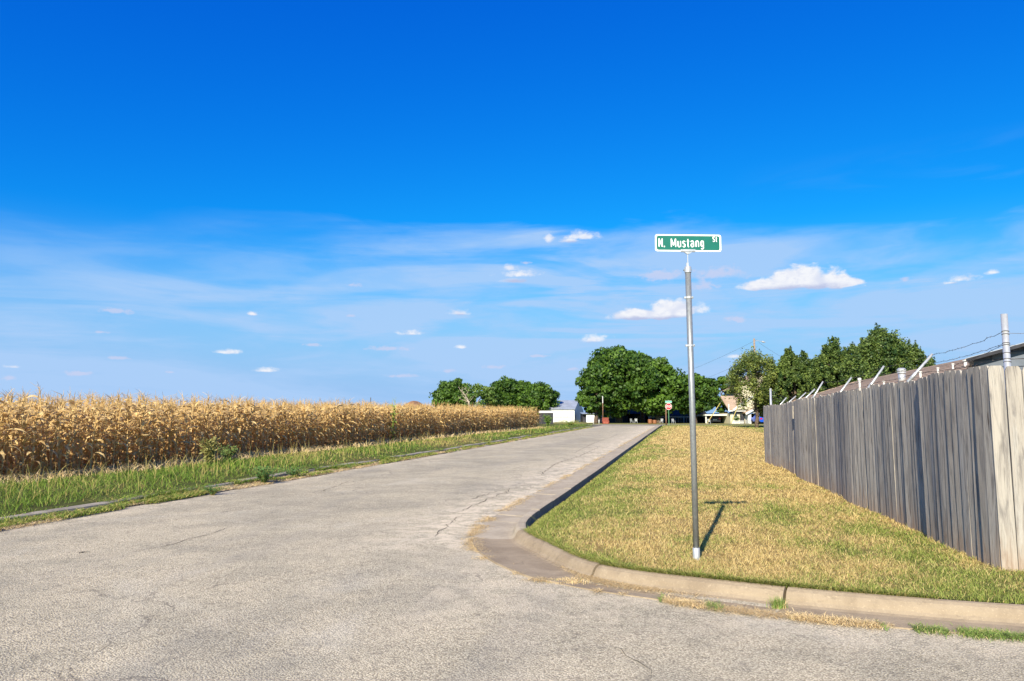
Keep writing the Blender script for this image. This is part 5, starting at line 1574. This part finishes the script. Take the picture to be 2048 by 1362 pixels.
# carport
Y = 112; a, b = pad(1411, 1459, Y); w = b - a
cp = empty('carport', (a, Y, Zf(Y))); tag(cp, 'flat roofed white carport with a dark car inside, right of the sign pole', 'carport')
h = zpx(828.5, Y)
MB().box(-.1, w + .1, -.2, 6, h - .22, h).build('roof', M['white_paint'], cp)
for x in (0, w - .18):
    for yy in (0, 5.6): MB().box(x, x + .18, yy, yy + .15, 0, h - .223).build('post', M['white_paint'], cp)
MB().box(0, w, 5.85, 5.9, 0, h - .3).build('back_wall', M['garage_dark'], cp)
def car(loc, rz, mat, label, L=4.3, Wc=1.78, Hc=1.5):
    c = empty('parked_car', loc, rz); tag(c, label, 'car')
    body = [(-Wc/2, .32), (-Wc/2, .75), (-Wc/2 + .06, .9), (Wc/2 - .06, .9), (Wc/2, .75), (Wc/2, .32), (Wc/2 - .1, .22), (-Wc/2 + .1, .22)]
    MB().prism(body, 0, L).build('body', mat, c, bevel=.06)
    # cabin, tapered: rows front to back
    V = []; 
    for yy, zz, ww in ((.25, .88, Wc/2 - .08), (.75, Hc - .08, Wc/2 - .26), (L * .55, Hc, Wc/2 - .24), (L * .78, .9, Wc/2 - .1)):
        V += [(-ww, yy, zz), (ww, yy, zz)]
    for yy, ww in ((.25, Wc/2 - .08), (L * .78, Wc/2 - .1)): V += [(-ww, yy, .86), (ww, yy, .86)]
    cb = MB().add(V, [(0, 1, 3, 2), (2, 3, 5, 4), (4, 5, 7, 6), (0, 2, 4, 6, 10, 8), (1, 9, 11, 7, 5, 3), (8, 9, 1, 0), (6, 7, 11, 10)]).build('cabin', mat, c, bevel=.04)
    MB().add([(-Wc/2 + .2, .30, .98), (Wc/2 - .2, .30, .98), (Wc/2 - .32, .70, Hc - .14), (-Wc/2 + .32, .70, Hc - .14)], [(0, 1, 2, 3)]).build('rear_window', M['glass'], c, loc=(0, -.03, .01))
    for sx_ in (-1, 1):
        MB().box(sx_ * (Wc/2 - .18) - .14, sx_ * (Wc/2 - .18) + .14, -.03, .06, .62, .82).build('tail_light', M['light_red'], c)
        for yy in (.75, L - .8):
            MB().tube([(sx_ * (Wc/2 - .2), yy, .32), (sx_ * (Wc/2 + .01), yy, .32)], .32, 16).build('wheel', M['tyre'], c)
    MB().box(-.3, .3, -.025, .0, .45, .58).build('number_plate', M['white_paint'], c)
    MB().box(-Wc/2 + .04, Wc/2 - .04, -.06, -.002, .26, .44).build('bumper', mat, c)
    return c
qx = D(1440, 840, Y).x; car((qx - .5, Y + .9, Zf(Y)), 0, M['car_dark'], 'dark car parked in the shade of the white carport')
# orange roof / fence panel glimpsed behind the carport
Y2 = 122; a2, b2 = pad(1440, 1456, Y2)
o = MB().box(0, b2 - a2, 0, .12, 0, zpx(823, Y2)).build('orange_awning', M['orange'], None, loc=(a2, Y2, Zf(Y2))); tag(o, 'orange brown panel behind the carport under the small tree', 'panel')
# cream house
Y = 110; a = D(1459, 840, Y).x
ch = empty('cream_house', (a, Y, Zf(Y))); tag(ch, 'cream two gabled house with an open garage at the far right behind the fence end', 'house')
k_ = Y / F_PX
X = lambda px: D(px, 840, Y).x - a
Zp = lambda py: zpx(py, Y)
MB().box(X(1461), X(1492), 0, 8, -.1, Zp(826)).build('wall', M['cream'], ch)
# garage wing, white gable
gx0, gx1, gpk = X(1490), X(1580), X(1535)
MB().box(gx0, gx0 + .45, -1.5, 7, -.1, Zp(826.8)).build('garage_pier', M['white_paint'], ch); MB().box(X(1532), gx1, -1.5, 7, -.1, Zp(826.8)).build('garage_wall', M['cream'], ch)
MB().box(gx0 + .45, X(1532), 5.0, 5.2, -.1, Zp(826.8)).build('garage_back', M['garage_dark'], ch)
MB().prism([(gx0, Zp(826.5)), (gx1, Zp(826.5)), (gpk, Zp(801))], -1.5, -1.2).build('gable', M['cream'], ch)
slab4((gx0 - .4, -1.8, Zp(827.5)), (gpk, -1.8, Zp(800)), (gpk, 7, Zp(800)), (gx0 - .4, 7, Zp(827.5)), .15).build('roof', M['shingle'], ch)
slab4((gx1 + .4, -1.8, Zp(827.5)), (gpk, -1.8, Zp(800)), (gpk, 7, Zp(800)), (gx1 + .4, 7, Zp(827.5)), .15).build('roof', M['shingle'], ch)
MB().bar((gx0 - .45, -1.85, Zp(828)), (gpk, -1.85, Zp(800.5)), .08, .28).build('bargeboard', M['white_paint'], ch)
# main roof block and upper gable
slab4((X(1456), -.5, Zp(821)), (X(1500), -.5, Zp(821)), (X(1500), 4, Zp(792)), (X(1456), 4, Zp(792)), .15).build('roof', M['shingle'], ch)
MB().box(X(1455), X(1457), -.6, -.4, Zp(822), Zp(808)).build('gutter_downpipe', M['white_paint'], ch); MB().box(X(1456), X(1490), -.65, -.5, Zp(823), Zp(820.5)).build('fascia', M['white_paint'], ch)
MB().prism([(X(1466), Zp(819)), (X(1560), Zp(819)), (X(1515), Zp(786))], -.9, -.6).build('gable', M['cream'], ch)
MB().bar((X(1463), -.95, Zp(820.5)), (X(1515), -.95, Zp(785)), .08, .3).build('bargeboard', M['white_paint'], ch)
MB().prism([(X(1490), Zp(800)), (X(1590), Zp(800)), (X(1590), Zp(776)), (X(1540), Zp(746)), (X(1488), Zp(778))], 4.2, 9).build('upper_storey', M['cream'], ch)
slab4((X(1482), 3.8, Zp(780)), (X(1540), 3.8, Zp(744)), (X(1540), 9.3, Zp(744)), (X(1482), 9.3, Zp(780)), .2).build('roof', M['shingle'], ch)
slab4((X(1596), 3.8, Zp(780)), (X(1540), 3.8, Zp(744)), (X(1540), 9.3, Zp(744)), (X(1596), 9.3, Zp(780)), .2).build('roof', M['shingle'], ch)
MB().box(X(1480), X(1489), -.04, -.003, 0, Zp(828)).build('door', M['dark'], ch); win(ch, X(1467), X(1474), .9, 1.7, 0)
car((D(1521, 840, 107).x, 104.5, Zf(105)), 0, M['car_blue'], 'bright blue car parked in front of the open garage', Wc=1.8, Hc=1.48)
weed('yellow_shrub', (D(1473, 847, 106).x, 106, Zf(106)), 1.1, .7, 60, 'yellow green shrub by the corner of the cream house', 'shrub', M['leaf_bright'], green=.9)
# low white picket fence in front of the cream house
Y = 105; a, b = pad(1463, 1488, Y)
pf = empty('white_picket_fence', (a, Y, Zf(Y))); tag(pf, 'low white picket fence before the cream house door', 'fence')
for k in range(11): MB().prism([(k * .16, 0), (k * .16 + .09, 0), (k * .16 + .09, .42), (k * .16 + .045, .5), (k * .16, .42)], 0, .02).build('picket', M['white_paint'], pf)
MB().box(-.05, 1.75, .022, .05, .15, .21).build('rail', M['white_paint'], pf)
# yard things in the shade
def bench(px, Y, label):
    x = D(px, 840, Y).x; o = empty('slatted_bench', (x, Y, Zf(Y))); tag(o, label, 'bench')
    for k in range(4): MB().box(-.45, .45, .12 - .0 * k, .16, .42 + k * .12, .51 + k * .12).build('slat', M['red_box'], o)
    MB().box(-.48, .48, -.32, .12, .36, .41).build('seat', M['red_box'], o)
    for sx_ in (-.42, .42): MB().box(sx_ - .04, sx_ + .04, -.3, .1, 0, .358).build('leg', M['red_box'], o)
    MB().box(-.44, .44, -.30, -.27, .04, .355).build('apron', M['red_box'], o)
bench(1211, 103, 'faded red slatted bench at the road edge below the largest tree')
for px, lab in ((1198, 'short white post at the roadside left of the red bench'), (1187, 'short white post farthest left, by the white shed')):
    o = MB().tube([(0, 0, 0), (0, 0, .55), (0, 0, .6)], [.07, .07, .04], 8).build('marker_post', M['white_paint'], None, True, loc=(D(px, 840, 102).x, 102, Zf(102))); tag(o, lab, 'post', 'short white roadside posts')
def chair(px, Y, label, mat='grey_siding'):
    x = D(px, 840, Y).x; o = empty('lawn_chair', (x, Y, Zf(Y)), random.uniform(-1.2, 1.2)); o.scale = (.78, .78, .72); tag(o, label, 'chair', 'white lawn chairs in the shaded yard')
    MB().box(-.25, .25, -.25, .25, .38, .42).build('seat', M[mat], o); MB().box(-.25, .25, .22, .27, .42, .95).build('backrest', M[mat], o)
    for sx_ in (-.22, .22):
        MB().box(sx_ - .03, sx_ + .03, -.25, .22, .60, .63).build('armrest', M[mat], o)
        for yy in (-.22, .22): MB().box(sx_ - .025, sx_ + .025, yy - .025, yy + .025, 0, .378).build('leg', M[mat], o)
chair(1264, 112, 'white lawn chair in front of the grey panel under the largest tree'); chair(1272, 113, 'second white lawn chair beside the first, nearer the orange drums')
chair(1323, 112, 'white lawn chair just left of the stop sign post'); chair(1347, 108, 'white lawn chair just right of the stop sign post'); chair(1418, 104, 'white lawn chair at the foot of the yellow guarded guy wire')
Y = 125; a, b = pad(1256, 1283, Y); o = MB().box(0, b - a, 0, .06, 0, zpx(828, Y)).build('privacy_screen', M['door_grey'], None, loc=(a, Y, Zf(Y))); tag(o, 'dark grey screen panel behind the lawn chairs under the largest tree', 'panel')
for px, lab, hh_ in ((1300, 'orange plastic drum, left one of the pair under the trees', .62), (1309, 'orange plastic drum, right one of the pair under the trees', .52)):
    o = MB().tube([(0, 0, 0), (0, 0, .05), (0, 0, hh_ * .33), (0, 0, hh_ * .36), (0, 0, hh_ * .66), (0, 0, hh_ * .7), (0, 0, hh_)], [.26, .29, .29, .31, .29, .31, .28], 12).build('orange_drum', M['orange'], None, loc=(D(px, 840, 106).x, 106, Zf(106))); tag(o, lab, 'drum', 'orange drums under the trees')
# brown mound beyond the maize
V = []; nx, ny = 40, 10
for i in range(nx):
    for j in range(ny):
        px = 700 + (900 - 700) * i / (nx - 1)
        prof = 5.5 * math.exp(-((px - 822) / 26) ** 2) + 2.3 * math.exp(-((px - 850) / 25) ** 2) + 2.2 * math.exp(-((px - 780) / 40) ** 2)
        yy = 190 + 30 * j / (ny - 1); x = D(px, 835, 200).x
        V.append((x, yy, Zf(200) - .5 + (prof * .72 + .5) * math.sin(math.pi * j / (ny - 1)) ** .7 + .5))
o = MB().add(V, [(i * ny + j, (i + 1) * ny + j, (i + 1) * ny + j + 1, i * ny + j + 1) for i in range(nx - 1) for j in range(ny - 1)]).build('dirt_mound', M['mound'], None, True); tag(o, 'red brown dirt mound showing above the maize left of the trees', 'mound')
# far treeline closes the horizon
x = rng.uniform(-900, 900, 26000); y = 620 + rng.uniform(0, 60, 26000)
h = 6 + 8 * fbm(x * .02, x * 0, 5, 4); zc_ = rng.uniform(0, 1, 26000) ** .7 * h
a_ = rng.normal(0, 1, (26000, 3)); a_ /= np.linalg.norm(a_, axis=1)[:, None]; b_ = np.cross(a_, rng.normal(0, 1, (26000, 3))); b_ /= np.linalg.norm(b_, axis=1)[:, None]
ce = np.stack([x, y, zc_ * .35 + .8], -1)
V = np.stack([ce - a_ * 1.6, ce - b_ * 1.2, ce + a_ * 1.6, ce + b_ * 1.2], 1).reshape(-1, 3)
o = link('treeline', np_mesh('treeline', V, np.arange(len(V)).reshape(-1, 4), M['leaf_oak'], {'rnd': np.repeat(rng.uniform(0, 1, 26000), 4)})); tag(o, 'distant low treeline along the horizon', 'trees', kind='stuff')
